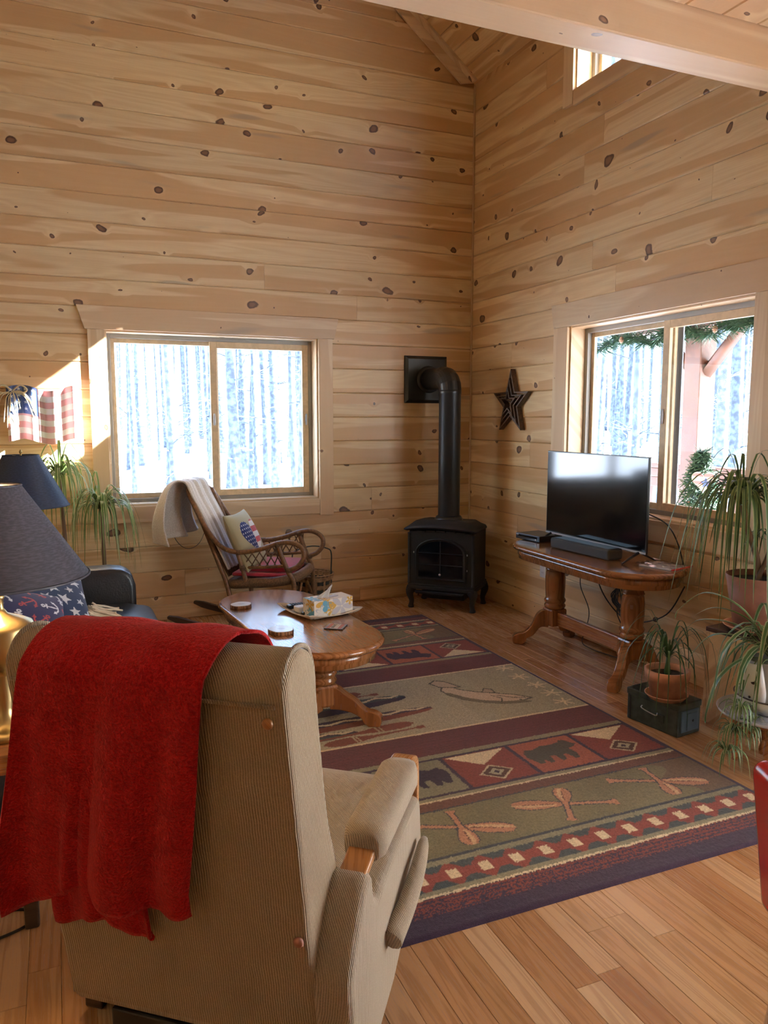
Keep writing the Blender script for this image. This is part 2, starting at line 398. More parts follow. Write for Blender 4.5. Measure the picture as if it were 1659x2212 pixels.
# floor of oak strips
floor = struct('floor')
fb = MB(); fb.box((XL-.1, YB-.1, -.3), (.17, .17, -.021)); fb.build('subfloor', M['pine_edge'], floor)
PW = .0826; strips = []
def seen(x, y):
    d = V((x, y, 0))-CAM; R_ = V((math.cos(.40129), -math.sin(.40129), 0)); F_ = V((math.sin(.40129)*math.cos(.12041), math.cos(.40129)*math.cos(.12041), -math.sin(.12041)))
    z = d.dot(F_); return z > .3 and abs(d.dot(R_)/z) < .53 and d.dot(R_.cross(F_))/z > -.70
i = 0; x = 0.0
while x > XL:
    y = -random.uniform(.1, .9)*1.0; y0 = 0.0
    while y0 > YB:
        L = random.choice((.35, .5, .62, .8, 1.05, 1.3)); y1 = max(y0-L, YB); strips.append((x-PW, x, y1, y0)); y0 = y1
    x -= PW; i += 1
def under_rug(s): return s[0] > -3.1 and s[1] < -.80 and s[2] > -3.90 and s[3] < -.68
vis = [s for s in strips if (seen((s[0]+s[1])/2, s[2]) or seen((s[0]+s[1])/2, s[3]) or seen((s[0]+s[1])/2, (s[2]+s[3])/2)) and not under_rug(s) and s[1] > -3.6]
vis.sort(key=lambda s: (V(((s[0]+s[1])/2, (s[2]+s[3])/2, 0))-CAM).length); keep = set(vis[:300]); rest = MB()
for s in strips:
    x0, x1, y0, y1 = s
    if s in keep:
        b = MB(); w = PW-.0007; L = y1-y0-.0007; c = .0009
        # lies along x, top face at z 0
        vs = [(-L/2, -w/2, -.018), (L/2, -w/2, -.018), (L/2, w/2, -.018), (-L/2, w/2, -.018), (-L/2, -w/2, -c), (L/2, -w/2, -c), (L/2, w/2, -c), (-L/2, w/2, -c), (-L/2+c, -w/2+c, 0), (L/2-c, -w/2+c, 0), (L/2-c, w/2-c, 0), (-L/2+c, w/2-c, 0)]
        fs = [(3, 2, 1, 0), (0, 1, 5, 4), (1, 2, 6, 5), (2, 3, 7, 6), (3, 0, 4, 7), (4, 5, 9, 8), (5, 6, 10, 9), (6, 7, 11, 10), (7, 4, 8, 11), (8, 9, 10, 11)]
        o = b.add(vs, fs).build('floor_strip', M['oak_floor'], floor); o.location = ((x0+x1)/2, (y0+y1)/2, 0); o.rotation_euler = (0, 0, PI/2)
    else: rest.box((x0+.0004, y0+.0004, -.018), (x1-.0004, y1-.0004, 0))
g = G('oak_floor_rest'); br = g.n('TexBrick', dict(offset=.37, squash=1.0), Vector=g.xyz(g.sep(g.coord())[1], g.sep(g.coord())[0]), Color1=(.40, .205, .09), Color2=(.56, .34, .17), Mortar=(.42, .23, .11), Scale=1.0, Brick_Width=.7, Row_Height=PW, Mortar_Size=.0)
M['oak_floor_rest'] = g.pbr(Base_Color=br.outputs[0], Roughness=.28)
tag(rest.build('floor_strips_rest', M['oak_floor_rest'], floor), kind='stuff')
# baseboards
def baseboard(name, rz, l0, l1, cuts=()):
    s_ = struct(name, rz=rz)
    c = [l0, *cuts, l1]
    for p, q in zip(c[:-1], c[1:]): plank(s_, p, q, .0, .113, 'pine_edge', 'board', th=.018, y=-.019)
baseboard('baseboard_back', 0, XL, -.019, (-1.02,)); baseboard('baseboard_right', -PI/2, .0, 4.10, (2.2,))
# sloped ceiling of boards, dormer, roof
ceiling = struct('ceiling')
ang = math.atan(SL); slope_len = (-XL/2)/math.cos(ang)
nrow = int(slope_len/.15)+1
for i in range(nrow):
    a, b = i*.15, (i+1)*.15
    y0, y1 = (-1.08, 0.0)
    o = plank_mesh(y1-y0, .149, .018).build('plank', M['pine_wall'], ceiling)
    s_ = (a+b)/2; o.location = (-s_*math.cos(ang), (y0+y1)/2, 4.15+s_*math.sin(ang))
    # board x -> world y, its face (-y) -> down and into the room, board z -> up the slope
    nx = V((-math.sin(ang), 0, -math.cos(ang))); up = V((-math.cos(ang), 0, math.sin(ang))); xx = V((0, -1, 0))
    o.rotation_euler = Matrix((xx, -nx, up)).transposed().to_euler()
def slope_panel(name, y0, y1, xa, xb, side=1, th=.12, off=.019):
    b = MB()
    def P(x, y, t): return (x, y, ceil_z(x)+off+t)
    vs = [P(xa, y0, 0), P(xb, y0, 0), P(xb, y1, 0), P(xa, y1, 0), P(xa, y0, th), P(xb, y0, th), P(xb, y1, th), P(xa, y1, th)]
    b.add(vs, [(0, 1, 2, 3), (7, 6, 5, 4), (0, 4, 5, 1), (1, 5, 6, 2), (2, 6, 7, 3), (3, 7, 4, 0)]); return b.build(name, M['pine_wall'], ceiling)
slope_panel('roof_panel', -1.08, .3, .0, XL/2); slope_panel('roof_panel', -3.2, -1.08, -.81, XL/2); slope_panel('roof_panel', YB-.2, -3.2, .0, XL/2)
slope_panel('roof_panel', YB-.2, .3, XL, XL/2)
b = MB(); b.box((-.98, -3.3, 4.79), (.30, -1.0, 4.90)); b.build('dormer_roof', M['pine_wall'], ceiling)
for y in (-1.08, -3.22):
    b = MB(); b.prism([(.02, 4.15), (.02, 4.80), (-.85, 4.80)], y, y+.02); b.build('dormer_cheek', M['pine_wall'], ceiling)
b = MB(); b.box((.0, -1.08, 4.1), (.3, .3, 4.3)); b.box((.0, YB, 4.1), (.3, -3.2, 4.3)); b.box((XL-.3, YB, 4.1), (XL+.0, .3, 4.3)); b.build('eave_block', M['pine_edge'], ceiling)
# sloped trim where the far wall meets the ceiling, and its short return
trim_1 = struct('trim_1')
b = MB(); t0 = -.012; n_ = 5.9
def TR(s_, h): return (-(s_*math.cos(ang))-h*math.sin(ang), 4.15+s_*math.sin(ang)-h*math.cos(ang))
for h0, h1, y0, y1, nm in ((.0, .095, -.018, .001, 'rake_board'), (.0, .022, -.075, -.018, 'rake_strip')):
    b = MB(); b.prism([TR(.02+h0*.3, h0), TR(.02+h1*.8, h1), TR(3.3, h1), TR(3.3, h0)], y0, y1); b.build(nm, M['pine_trim'], trim_1, bevel=.003)
# flat loft ceiling, its beam
loft = struct('ceiling_loft')
x = 0.0; i = 0
while x > XL+.01:
    o = plank_mesh(-YB-3.57, .169, .018).build('plank', M['pine_beam'], loft); o.location = (x-.085, (YB-3.57)/2, 2.892)
    o.rotation_euler = Matrix((V((0, 1, 0)), V((0, 0, 1)), V((1, 0, 0)))).transposed().to_euler(); x -= .17
b = MB(); b.box((XL, YB, 2.912), (0, -3.46, 3.06)); b.build('loft_deck', M['pine_edge'], loft)
b = MB(); b.box((XL, -3.565, 2.75), (-.001, -3.42, 3.06)); tag(b.build('trim_2', M['pine_beam'], None, bevel=.006), kind='structure')
# windows: local x along the wall, y outwards, z up
def rail(name, mt, parent, a, b_, bev=.003):
    m_ = MB(); m_.box(a, b_); return m_.build(name, M[mt], parent, bevel=bev)
def ring_of(parent, mt, x0, x1, z0, z1, w, y0, y1, names=('stile', 'rail'), wb=None):
    wb = wb or w
    rail(names[0], mt, parent, (x0, y0, z0), (x0+w, y1, z1)); rail(names[0], mt, parent, (x1-w, y0, z0), (x1, y1, z1))
    rail(names[1], mt, parent, (x0+w, y0, z0), (x1-w, y1, z0+wb)); rail(names[1], mt, parent, (x0+w, y0, z1-w), (x1-w, y1, z1))
def pane(parent, x0, x1, z0, z1, y):
    m_ = MB(); m_.add([(x0, y, z0), (x1, y, z0), (x1, y, z1), (x0, y, z1)], [(0, 1, 2, 3)]); return m_.build('pane', M['glass'], parent)
def slider(win, h, fw=.042, screen=False, mid=.5):
    x0, x1, z0, z1 = h
    jm = struct('jamb', win)
    for nm, a, b_ in (('jamb_side', (x0, -.001, z0), (x0+.012, .115, z1)), ('jamb_side', (x1-.012, -.001, z0), (x1, .115, z1)), ('jamb_head', (x0+.012, -.001, z1-.012), (x1-.012, .115, z1)), ('stool', (x0+.012, -.004, z0), (x1-.012, .115, z0+.014))):
        rail(nm, 'pine_trim', win, a, b_, .0015)
    bpy.data.objects.remove(jm)
    ring_of(win, 'taupe_frame', x0, x1, z0, z1, fw, .115, .175, ('frame_side', 'frame_rail'))
    m_ = x0+(x1-x0)*mid
    sa = struct('sash', win); ring_of(sa, 'sash_wood', x0+fw-.004, m_+.03, z0+fw-.004, z1-fw+.004, .034, .147, .17, wb=.04); pane(sa, x0+fw+.02, m_+.01, z0+fw+.02, z1-fw-.02, .158)
    sb = struct('sash', win); ring_of(sb, 'sash_wood', m_-.035, x1-fw+.004, z0+fw-.006, z1-fw+.006, .052, .118, .144, wb=.05); pane(sb, m_, x1-fw-.03, z0+fw+.03, z1-fw-.03, .131)
    if screen:
        for a, b_ in ((m_+.017, m_+.062), (x1-fw-.05, x1-fw-.01)): rail('screen_stile', 'screen_frame', win, (a, .178, z0+fw), (b_, .188, z1-fw), .001)
    for xx in (x1-fw-.018, m_-.012):
        q = MB(); q.lathe([(.0, -.045), (.007, -.043), (.009, 0), (.007, .043), (0, .045)], 10, (xx, .112, (z0+z1)/2-.0)); q.build('latch', M['silver_paint'], sb)
    return win
window_1 = struct('window_1'); slider(window_1, A_HOLE, mid=.502)
b = MB(); b.prism([(-3.083, 2.252), (-3.034, 2.092), (-1.227, 2.092), (-1.192, 2.245)], -.026, .0); b.build('head_casing', M['pine_trim'], window_1, bevel=.002)
def casing(win, nm, x0, x1, z0, z1, mt, th=.026):
    b = MB(); b.box((-(x1-x0)/2, -th, -(z1-z0)/2), ((x1-x0)/2, 0, (z1-z0)/2)); o = b.build(nm, M[mt], win, bevel=.002); o.location = ((x0+x1)/2, 0, (z0+z1)/2); return o
casing(window_1, 'side_casing', -3.017, -2.906, .738, 2.091, 'pine_trim_up'); casing(window_1, 'side_casing', -1.356, -1.242, .725, 2.091, 'pine_trim_up')
casing(window_1, 'apron', -2.905, -1.357, .738, .855, 'pine_trim', .022)
window_2 = struct('window_2', rz=-PI/2); slider(window_2, B_HOLE, screen=True, mid=.515)
b = MB(); b.prism([(1.162, 2.259), (1.194, 2.10), (3.05, 2.10), (3.085, 2.259)], -.026, .0); b.build('head_casing', M['pine_trim'], window_2, bevel=.002)
casing(window_2, 'side_casing', 1.199, 1.354, .76, 2.099, 'pine_trim_up'); casing(window_2, 'side_casing', 2.886, 3.04, .76, 2.099, 'pine_trim_up')
casing(window_2, 'apron', 1.355, 2.885, .76, .884, 'pine_trim', .022)
window_3 = struct('window_3', rz=-PI/2); slider(window_3, U_HOLE, mid=.5)
casing(window_3, 'side_casing', 1.232, 1.339, 3.535, 4.65, 'pine_trim_up'); casing(window_3, 'side_casing', 2.061, 2.17, 3.535, 4.65, 'pine_trim_up')
casing(window_3, 'apron', 1.34, 2.06, 3.52, 3.619, 'pine_trim', .022); casing(window_3, 'head_casing', 1.34, 2.06, 4.481, 4.65, 'pine_trim', .022)
def plain_window(name, loc, rz, h, n):
    w_ = struct(name, loc=loc, rz=rz); x0, x1, z0, z1 = h; ring_of(w_, 'sash_wood', x0, x1, z0, z1, .06, .03, .12, ('frame_side', 'frame_rail'))
    for i in range(1, n): xm = x0+(x1-x0)*i/n; rail('mullion', 'sash_wood', w_, (xm-.03, .04, z0+.06), (xm+.03, .11, z1-.06))
    for i in range(n): pane(w_, x0+(x1-x0)*i/n+.02, x0+(x1-x0)*(i+1)/n-.02, z0+.03, z1-.03, .075)
plain_window('window_4', (0, 0, 0), -PI/2, D_HOLE, 2)
# corner bead
b = MB(); b.box((-.014, -.014, .113), (.0, .0, 4.14)); tag(b.build('trim_3', M['pine_trim_up'], None, bevel=.004), kind='structure')
# ------------------------------------------------------------------ outdoors: snow, woods, porch
b = MB(); gp = []
for i in range(41):
    row = []
    for j in range(41):
        x = -60+i*3.2; y = -50+j*3.2; d = math.hypot(x+2, y+3)
        row.append((x, y, -.75+.12*math.sin(x*.31+1)*math.cos(y*.27)+max(0, d-14)*.035))
    gp.append(row)
b.grid(gp); tag(b.build('ground', M['snow']), kind='structure')
def gz(x, y): return -.75+.12*math.sin(x*.31+1)*math.cos(y*.27)+max(0, math.hypot(x+2, y+3)-14)*.035-.1
def make_tree(seed, lab):
    rr = random.Random(seed); root = thing('bare_tree', lab, 'tree', group='bare trees in the snowy woods')
    r0 = rr.uniform(.08, .15); bend = rr.uniform(-.5, .5); pts = []; rad = []
    for k in range(9):
        t = k/8; pts.append((bend*t*t+.12*math.sin(3*t+seed), .1*math.sin(5*t+seed*2), 13*t)); rad.append(r0*(1.25 if k == 0 else 1)*(1-.72*t))
    m_ = MB(); m_.tube(pts, rad, 9); m_.build('trunk', M['bark'], root)
    m_ = MB()
    for k in range(22):
        t = rr.uniform(.08, .95); base = V(pts[0]).lerp(V(pts[-1]), t); base.x = bend*t*t+.12*math.sin(3*t+seed); base.y = .1*math.sin(5*t+seed*2)
        a = rr.uniform(0, 2*PI); L = rr.uniform(.5, 1.9)*(1.1-t*.5); d = V((math.cos(a), math.sin(a), rr.uniform(-.15, .55)))
        q = [base]; 
        for s_ in range(3): q.append(q[-1]+(d+V((rr.uniform(-.3, .3), rr.uniform(-.3, .3), rr.uniform(-.2, .2))))*L/3)
        m_.tube(q, [.018, .013, .008, .003], 4)
        if L > .9:
            for s_ in range(2): e = q[2]+V((rr.uniform(-.5, .5), rr.uniform(-.5, .5), rr.uniform(-.2, .4))); m_.tube([q[2-s_], e], [.007, .002], 3)
    tag(m_.build('branches', M['bark'], root), kind='stuff'); return root
protos = [make_tree(s_, 'bare grey forest tree standing in snow outside the windows') for s_ in (11, 23, 37, 41, 58)]
def copy_tree(o, parent=None):
    c = o.copy(); COL.objects.link(c); c.parent = parent
    for ch in list(o.children): copy_tree(ch, c)
    return c
spots = []
def woods(n, a0, a1, d0, d1, seed):
    rr = random.Random(seed); t = 0
    while t < n:
        a = rr.uniform(a0, a1); d = d0+(d1-d0)*rr.random()**.8
        x, y = CAM.x+math.sin(a)*d, CAM.y+math.cos(a)*d
        if all((x-p)**2+(y-q)**2 > .55 for p, q in spots): spots.append((x, y)); t += 1
woods(9, math.radians(3.0), math.radians(10.3), 16, 36, 3)
woods(21, math.radians(10.3), math.radians(18.5), 15, 36, 4)
woods(30, math.radians(35.5), math.radians(50.5), 13.5, 32, 5)
for i, (x, y) in enumerate(spots):
    o = protos[i] if i < 5 else copy_tree(protos[i % 5]); o.location = (x, y, gz(x, y)); o.rotation_euler = (0, 0, random.uniform(0, 6.28)); k = random.uniform(.75, 1.25); o.scale = (k, k, random.uniform(.9, 1.2))
far = MB(); rr = random.Random(9)
for i in range(120):
    a = math.radians(rr.uniform(-1, 22)) if i % 2 else math.radians(rr.uniform(33, 54)); d = rr.uniform(34, 60); x, y = CAM.x+math.sin(a)*d, CAM.y+math.cos(a)*d
    l = rr.uniform(-.5, .5); far.tube([(x, y, gz(x, y)), (x+l*.5, y, gz(x, y)+6), (x+l, y, gz(x, y)+15)], [rr.uniform(.1, .2), .1, .03], 5)
tag(far.build('distant_woods', M['bark']), 'far bare tree trunks deep in the snowy woods', 'woods', kind='stuff')
# porch along the right-hand wall
porch = thing('porch', 'red-stained timber porch with railing outside the window behind the television', 'porch', (.19, 0, -.14))
def pp(nm, a, b_, mt='cedar', bev=.006): m_ = MB(); m_.box(a, b_); return m_.build(nm, M[mt], porch, bevel=bev)
m_ = MB(); m_.prism([(0, 3.13), (0, 3.25), (2.75, 2.68), (2.75, 2.56)], -8.6, .75); m_.build('porch_roof', M['cedar'], porch)
pp('deck', (0, -8.5, -.06), (2.2, .6, .0), 'tray_grey')
PX = 1.86
for y in (-.545, -3.6, -6.6):
    pp('post', (PX-.09, y-.02, 0), (PX+.09, y+.17, 2.42))
    for s_ in (-1, 1):
        m_ = MB(); y0 = y+.075+s_*.08; m_.tube([(PX, y0, 2.02), (PX, y0+s_*.42, 2.44)], .062, 4); m_.build('brace', M['cedar'], porch)
pp('eave_beam', (PX-.08, -8.5, 2.42), (PX+.08, .6, 2.60)); pp('rail_cap', (PX-.08, -8.5, 1.16), (PX+.06, .6, 1.20)); pp('rail_board', (PX-.03, -8.5, 1.075), (PX+.02, .6, 1.155)); pp('rail_board', (PX-.03, -8.5, .98), (PX+.02, .6, 1.07)); pp('rail_foot', (PX-.03, -8.5, .12), (PX+.03, .6, .17))
bm_ = MB(); bm_.box((-.018, -.018, 0), (.018, .018, .81)); bme = bm_.mesh('baluster', M['cedar'])
y = .55
while y > -4.0:
    o = obj('baluster', bme, porch); o.location = (PX, y, .17); y -= .125
# greenery hung along the porch beam
def needles(m_, c, n, L, rr, w=.004):
    for _ in range(n):
        d = V((rr.gauss(0, 1), rr.gauss(0, 1), rr.gauss(0, 1)-.2)).normalized(); s_ = d.orthogonal().normalized()*w; e = c+d*L*rr.uniform(.6, 1.2)
        m_.add([c-s_, c+s_, e+s_*.4, e-s_*.4], [(0, 1, 2, 3)])
gar = thing('garland', 'evergreen garland with pine cones hanging under the porch beam', 'garland', (1.76, -1.2, 2.22)); rr = random.Random(4); m_ = MB()
path = [V((0, 1.75-.035*i, -.045+.06*abs(math.sin(i*.16)))) for i in range(100)]
for q in path: needles(m_, q+V((rr.uniform(-.03, .03), 0, rr.uniform(-.03, .03))), 46, .14, rr, .005)
m_.build('sprigs', M['conifer'], gar)
m_ = MB(); m_.tube(path, .01, 5); m_.build('wire_stem', M['bark'], gar)
for i in (12, 30, 44, 58, 72, 88):
    q = path[i]+V((-.09, 0, -.02)); m_ = MB(); m_.lathe([(.0, -.035), (.018, -.02), (.024, 0), (.016, .022), (0, .035)], 9, q, sm=False); m_.build('pine_cone', M['pine_cone'], gar)
# little spruce with a heart sign
sp = thing('potted_spruce', 'small green spruce tree standing on the porch beside the railing', 'tree', (1.30, -1.29, -.14)); rr = random.Random(8); m_ = MB()
for i in range(1000):
    t = rr.random()**.8; z = .25+1.12*t; r = .27*(1-t)**.7+.02; a = rr.uniform(0, 6.283); k = math.sqrt(rr.random()); needles(m_, V((r*k*math.cos(a), r*k*math.sin(a), z)), 6, .065, rr, .0055)
m_.build('foliage', M['conifer'], sp); m_ = MB(); m_.tube([(0, 0, 0), (0, 0, 1.3)], [.02, .004], 6); m_.build('stem', M['bark'], sp)
m_ = MB(); m_.lathe([(.0, 0), (.10, 0), (.13, .22), (.12, .22), (.11, .2), (0, .2)], 16); m_.build('pot', M['terracotta_dark'], sp)
def printed(name, P, cols, mt, parent=None, sm=True):
    "grid of points (n,m,3) with a colour for each point"
    n, m = P.shape[:2]; me = bpy.data.meshes.new(name)
    idx = np.arange(n*m).reshape(n, m); F = np.stack([idx[:-1, :-1], idx[1:, :-1], idx[1:, 1:], idx[:-1, 1:]], -1).reshape(-1, 4)
    me.vertices.add(n*m); me.vertices.foreach_set('co', P.reshape(-1).astype(np.float32))
    me.loops.add(F.size); me.loops.foreach_set('vertex_index', F.reshape(-1).astype(np.int32))
    me.polygons.add(len(F)); me.polygons.foreach_set('loop_start', np.arange(0, F.size, 4, dtype=np.int32)); me.polygons.foreach_set('loop_total', np.full(len(F), 4, np.int32))
    me.update(); me.validate()
    at = me.color_attributes.new('print', 'FLOAT_COLOR', 'POINT'); c4 = np.ones((n*m, 4), np.float32); c4[:, :3] = cols.reshape(-1, 3); at.data.foreach_set('color', c4.reshape(-1))
    if sm: me.polygons.foreach_set('use_smooth', np.ones(len(F), bool))
    me.materials.append(M[mt]); return obj(name, me, parent)
def inpoly(X, Y, poly):
    r = np.zeros(X.shape, bool); n = len(poly)
    for i in range(n):
        x0, y0 = poly[i]; x1, y1 = poly[(i+1) % n]
        if y0 == y1: continue
        c = ((Y >= min(y0, y1)) & (Y < max(y0, y1))); r ^= c & (X < (x1-x0)*(Y-y0)/(y1-y0)+x0)
    return r
def dist(X, Y, pts, closed=False):
    D = np.full(X.shape, 9.0); q = list(pts)+([pts[0]] if closed else [])
    for (x0, y0), (x1, y1) in zip(q[:-1], q[1:]):
        dx, dy = x1-x0, y1-y0; t = np.clip(((X-x0)*dx+(Y-y0)*dy)/(dx*dx+dy*dy+1e-12), 0, 1); D = np.minimum(D, np.hypot(X-x0-t*dx, Y-y0-t*dy))
    return D
def star_poly(cx, cy, R_, rot=0, k=.40):
    return [(cx+(R_ if i % 2 == 0 else R_*k)*math.sin(rot+i*PI/5), cy+(R_ if i % 2 == 0 else R_*k)*math.cos(rot+i*PI/5)) for i in range(10)]
def heart_poly(cx, cy, s_):
    return [(cx+s_*.062*16*math.sin(t)**3, cy+s_*.062*(13*math.cos(t)-5*math.cos(2*t)-2*math.cos(3*t)-math.cos(4*t))) for t in np.linspace(0, 2*PI, 40)[:-1]]
attr_mat('paint_print', rough=.45)
def heart_sign():
    hp = heart_poly(0, 0, 1.0); root = thing('heart_sign', 'flag-striped wooden heart hanging in the small porch spruce', 'ornament', (1.04, -1.565, 1.035), rz=-PI/2+.45)
    m_ = MB(); m_.prism([(x*.085, z*.085) for x, z in hp], 0, .012); m_.build('board', M['white_plastic'], root)
    stripes = [(-.30, -.05, (.42, .16, .2)), (.35, .62, (.42, .16, .2))]
    for a, b_, c in stripes:
        poly = [(x, min(max(z, a), b_)) for x, z in hp if True]; m_ = MB(); m_.prism([(x*.083, z*.084) for x, z in poly], -.0015, -.0005); m_.build('stripe', plain('heart_red', c, .6) if 'heart_red' not in M else M['heart_red'], root)
    m_ = MB(); m_.prism([(x*.085, z*.085) for x, z in star_poly(.22, -.2, .5)], -.004, -.001); m_.build('star', plain('heart_blue', (.06, .12, .36), .6), root)
heart_sign()
fl = thing('hand_flag', 'small striped flag stuck upright on the porch near the spruce', 'flag', (1.35, -1.12, -.14))
m_ = MB(); m_.tube([(0, 0, 0), (0, 0, 1.12)], .005, 6); m_.build('stick', M['splint'], fl)
U_, W_ = np.meshgrid(np.linspace(0, 1, 60), np.linspace(0, 1, 60), indexing='ij'); P = np.stack([U_*.02*np.sin(W_*9), -U_*.16*(1-.55*W_), 1.10-W_*.24-U_*.16], -1)
cc = np.where((np.floor(W_*9) % 2 == 0)[..., None], np.array([.5, .06, .08]), np.array([.75, .75, .78])); ct = (W_ < .5); cc[ct] = (.03, .05, .2)
st = ((np.floor(U_*14)+np.floor(W_*22)) % 2 == 0) & ct; cc[st] = (.6, .62, .7); printed('cloth', P, cc, 'paint_print', fl)
# ------------------------------------------------------------------ woven rug
RUGX, RUGY, RW_, RL_ = -.75, -3.95, 2.39, 3.32
attr_mat('rug_pile', rough=.95, sheen=.15, bump=.5, bscale=420, spec=.1, var=.28, vscale=150)
def make_rug():
    nu, nv = 480, 666
    U, W = np.meshgrid(np.linspace(0, RW_, nu), np.linspace(0, RL_, nv), indexing='ij')
    jit = RNG.normal(0, .0012, U.shape); Uj = U+jit; Wj = W+RNG.normal(0, .0012, U.shape)
    far = Wj > RL_/2; D = np.abs(np.where(far, RL_-Wj, Wj))
    purple = np.array((.035, .019, .036)); maroon = np.array((.095, .026, .027)); red = np.array((.20, .045, .032)); rust = np.array((.26, .075, .042))
    cream = np.array((.56, .46, .29)); olive = np.array((.145, .125, .066)); sage = np.array((.20, .185, .115)); tan = np.array((.30, .265, .175)); brown = np.array((.115, .050, .034))
    navy = np.array((.038, .042, .048)); bluegrey = np.array((.045, .056, .055)); paddle = np.array((.36, .175, .10)); ltan = np.array((.47, .31, .17))
    C = np.zeros(U.shape+(3,)); C[:] = tan
    rep = np.repeat
    streak = RNG.random(U.shape[1])[None, :]*.6+np.cumsum(RNG.normal(0, .05, U.shape), 0)*.25
    def band(a, b_, c): C[(D >= a) & (D < b_)] = c
    band(0, .08, purple); m_ = (D >= .08) & (D < .155); C[m_] = np.where((np.sin(D*900+U*3)+streak*1.6 > .35)[m_][:, None], red*.8, purple)
    band(.155, .165, cream); band(.165, .187, sage); band(.187, .305, bluegrey)
    p = .1195; k = np.floor(Uj/p); lu = (Uj-k*p)/p-.5; lv = (D-.246)/.12
    m_ = (D >= .187) & (D < .305); dd = np.abs(lu)+np.abs(lv)
    C[m_ & (dd < .56)] = red; C[m_ & (np.abs(lu) > .35) & (np.abs(lv) < .2)] = red; C[m_ & (np.abs(lu) < .17) & (np.abs(lv) < .20)] = cream
    band(.305, .333, sage); band(.333, .347, navy); band(.347, .625, olive)
    cloud = np.sin(U*7+2)*np.sin(D*9+U*4); m_ = (D >= .347) & (D < .625); C[m_] = C[m_]*(1+.18*cloud[m_][:, None])
    m2 = m_ & (U < .24+.05*np.sin(D*30)); C[m2] = C[m2]*.45+brown*.55
    band(.625, .634, navy); band(.634, .69, brown); band(.69, .70, cream*.85); band(.70, .722, sage); band(.722, .738, purple)
    band(1.022, 1.037, purple); band(1.037, 1.072, sage); band(1.072, 1.29, maroon); band(1.29, 1.305, cream)
    m_ = (D >= 1.072) & (D < 1.29); C[m_] = C[m_]*(.8+.4*(.5+.5*np.sin(D*420+streak*3)))[m_][:, None]
    # picture panels
    pm = (D >= .738) & (D < 1.022); pw = (RW_-.06)/7; pk = np.clip(np.floor((Uj-.03)/pw), 0, 6); a = (Uj-.03)/pw-pk; bb = (D-.738)/.284
    tri = (pk % 2 == 0); C[pm & tri] = red*.85; C[pm & (pk % 4 == 1)] = rust; C[pm & (pk % 4 == 3)] = sage*.9
    C[pm & tri & inpoly(a, bb, [(.06, .98), (.94, .98), (.55, .57)])] = cream
    dl = np.maximum(np.abs((a-.5)*1.0+(bb-.30)*.9), np.abs((a-.5)*1.0-(bb-.30)*.9)); dq = np.abs(a-.5)*1.05+np.abs(bb-.30)*1.05
    C[pm & tri & (dq < .255)] = cream*.75; C[pm & tri & (dq < .215)] = brown*.55; C[pm & tri & (dq < .12)] = tan; C[pm & tri & (dq < .05)] = purple
    bear = [(.93, .52), (.90, .66), (.84, .76), (.73, .72), (.58, .80), (.40, .78), (.27, .82), (.22, .88), (.15, .84), (.10, .72), (.07, .66), (.16, .58), (.25, .56), (.22, .40), (.26, .24), (.34, .22), (.36, .40), (.42, .42), (.46, .24), (.53, .22), (.54, .42), (.62, .44), (.64, .24), (.72, .22), (.74, .38), (.78, .26), (.86, .25), (.90, .42)]
    C[pm & (pk % 4 == 1) & inpoly(1-a, bb, [(1-q, w) for q, w in bear]) & ~far] = (.055, .048, .034)
    C[pm & (pk % 4 == 1) & inpoly(a, bb, bear) & far] = purple; C[pm & (pk % 4 == 3) & inpoly(1-a, bb, bear)] = purple*.8
    C[pm & (np.abs(a-np.round(a)) < .028)] = purple
    # crossed paddles
    def pad(u0, v0, u1, v1, near=True):
        X = Uj; Y = D; sel = (far if not near else ~far) & (D > .347) & (D < .625)
        L = math.hypot(u1-u0, v1-v0); ux, uy = (u1-u0)/L, (v1-v0)/L; s_ = ((X-u0)*ux+(Y-v0)*uy)/L; t = np.abs((X-u0)*-uy+(Y-v0)*ux)
        w = np.interp(s_, [0, .03, .12, .25, .38, .47, .55, .85, .93, .98, 1.0], [.0, .022, .033, .033, .022, .012, .009, .009, .012, .022, .018]); inside = (s_ >= 0) & (s_ <= 1) & sel
        C[inside & (t < w+.005)] = navy; C[inside & (t < w)] = paddle; C[inside & (t < w*.6) & (s_ < .42) & (((X-u0)*-uy+(Y-v0)*ux) > 0)] = ltan; C[inside & (t < .0025) & (s_ > .1) & (s_ < .4)] = brown
    for near in (True, False):
        for j, uc in enumerate((.30, .765, 1.22, 1.68, 2.12)):
            if j % 2 == 0: pad(uc-.19, .41, uc+.19, .575, near); pad(uc+.01, .37, uc-.02, .61, near)
            else: pad(uc+.20, .55, uc-.20, .42, near); pad(uc-.06, .60, uc+.05, .37, near)
    # centre field: fish, leaves, canoes, snowshoes
    fld = (D >= 1.305); X, Y = Uj, Wj; speck = RNG.random(U.shape)
    C[fld] = C[fld]*(.8+.35*speck[fld][:, None]); m_ = fld & (U > .62); C[m_] = C[m_]*1.12
    def shape(poly, c, edge=None, w=.006):
        C[fld & inpoly(X, Y, poly)] = c
        if edge is not None: C[fld & (dist(X, Y, poly, True) < w)] = edge
    def line(pts, c, w=.006): C[fld & (dist(X, Y, pts) < w)] = c
    dk = np.array((.055, .05, .035)); fl_ = np.array((.44, .34, .24))
    body = [(.235, 1.50), (.30, 1.575), (.38, 1.63), (.47, 1.69), (.535, 1.755), (.56, 1.82), (.60, 1.83), (.635, 1.78), (.63, 1.70), (.585, 1.61), (.52, 1.54), (.43, 1.485), (.35, 1.46), (.27, 1.455), (.30, 1.48)]
    shape(body, fl_, dk, .005); shape([(.56, 1.80), (.62, 1.83), (.645, 1.90), (.60, 1.935), (.55, 1.90), (.51, 1.79)], fl_*.85, dk, .005)
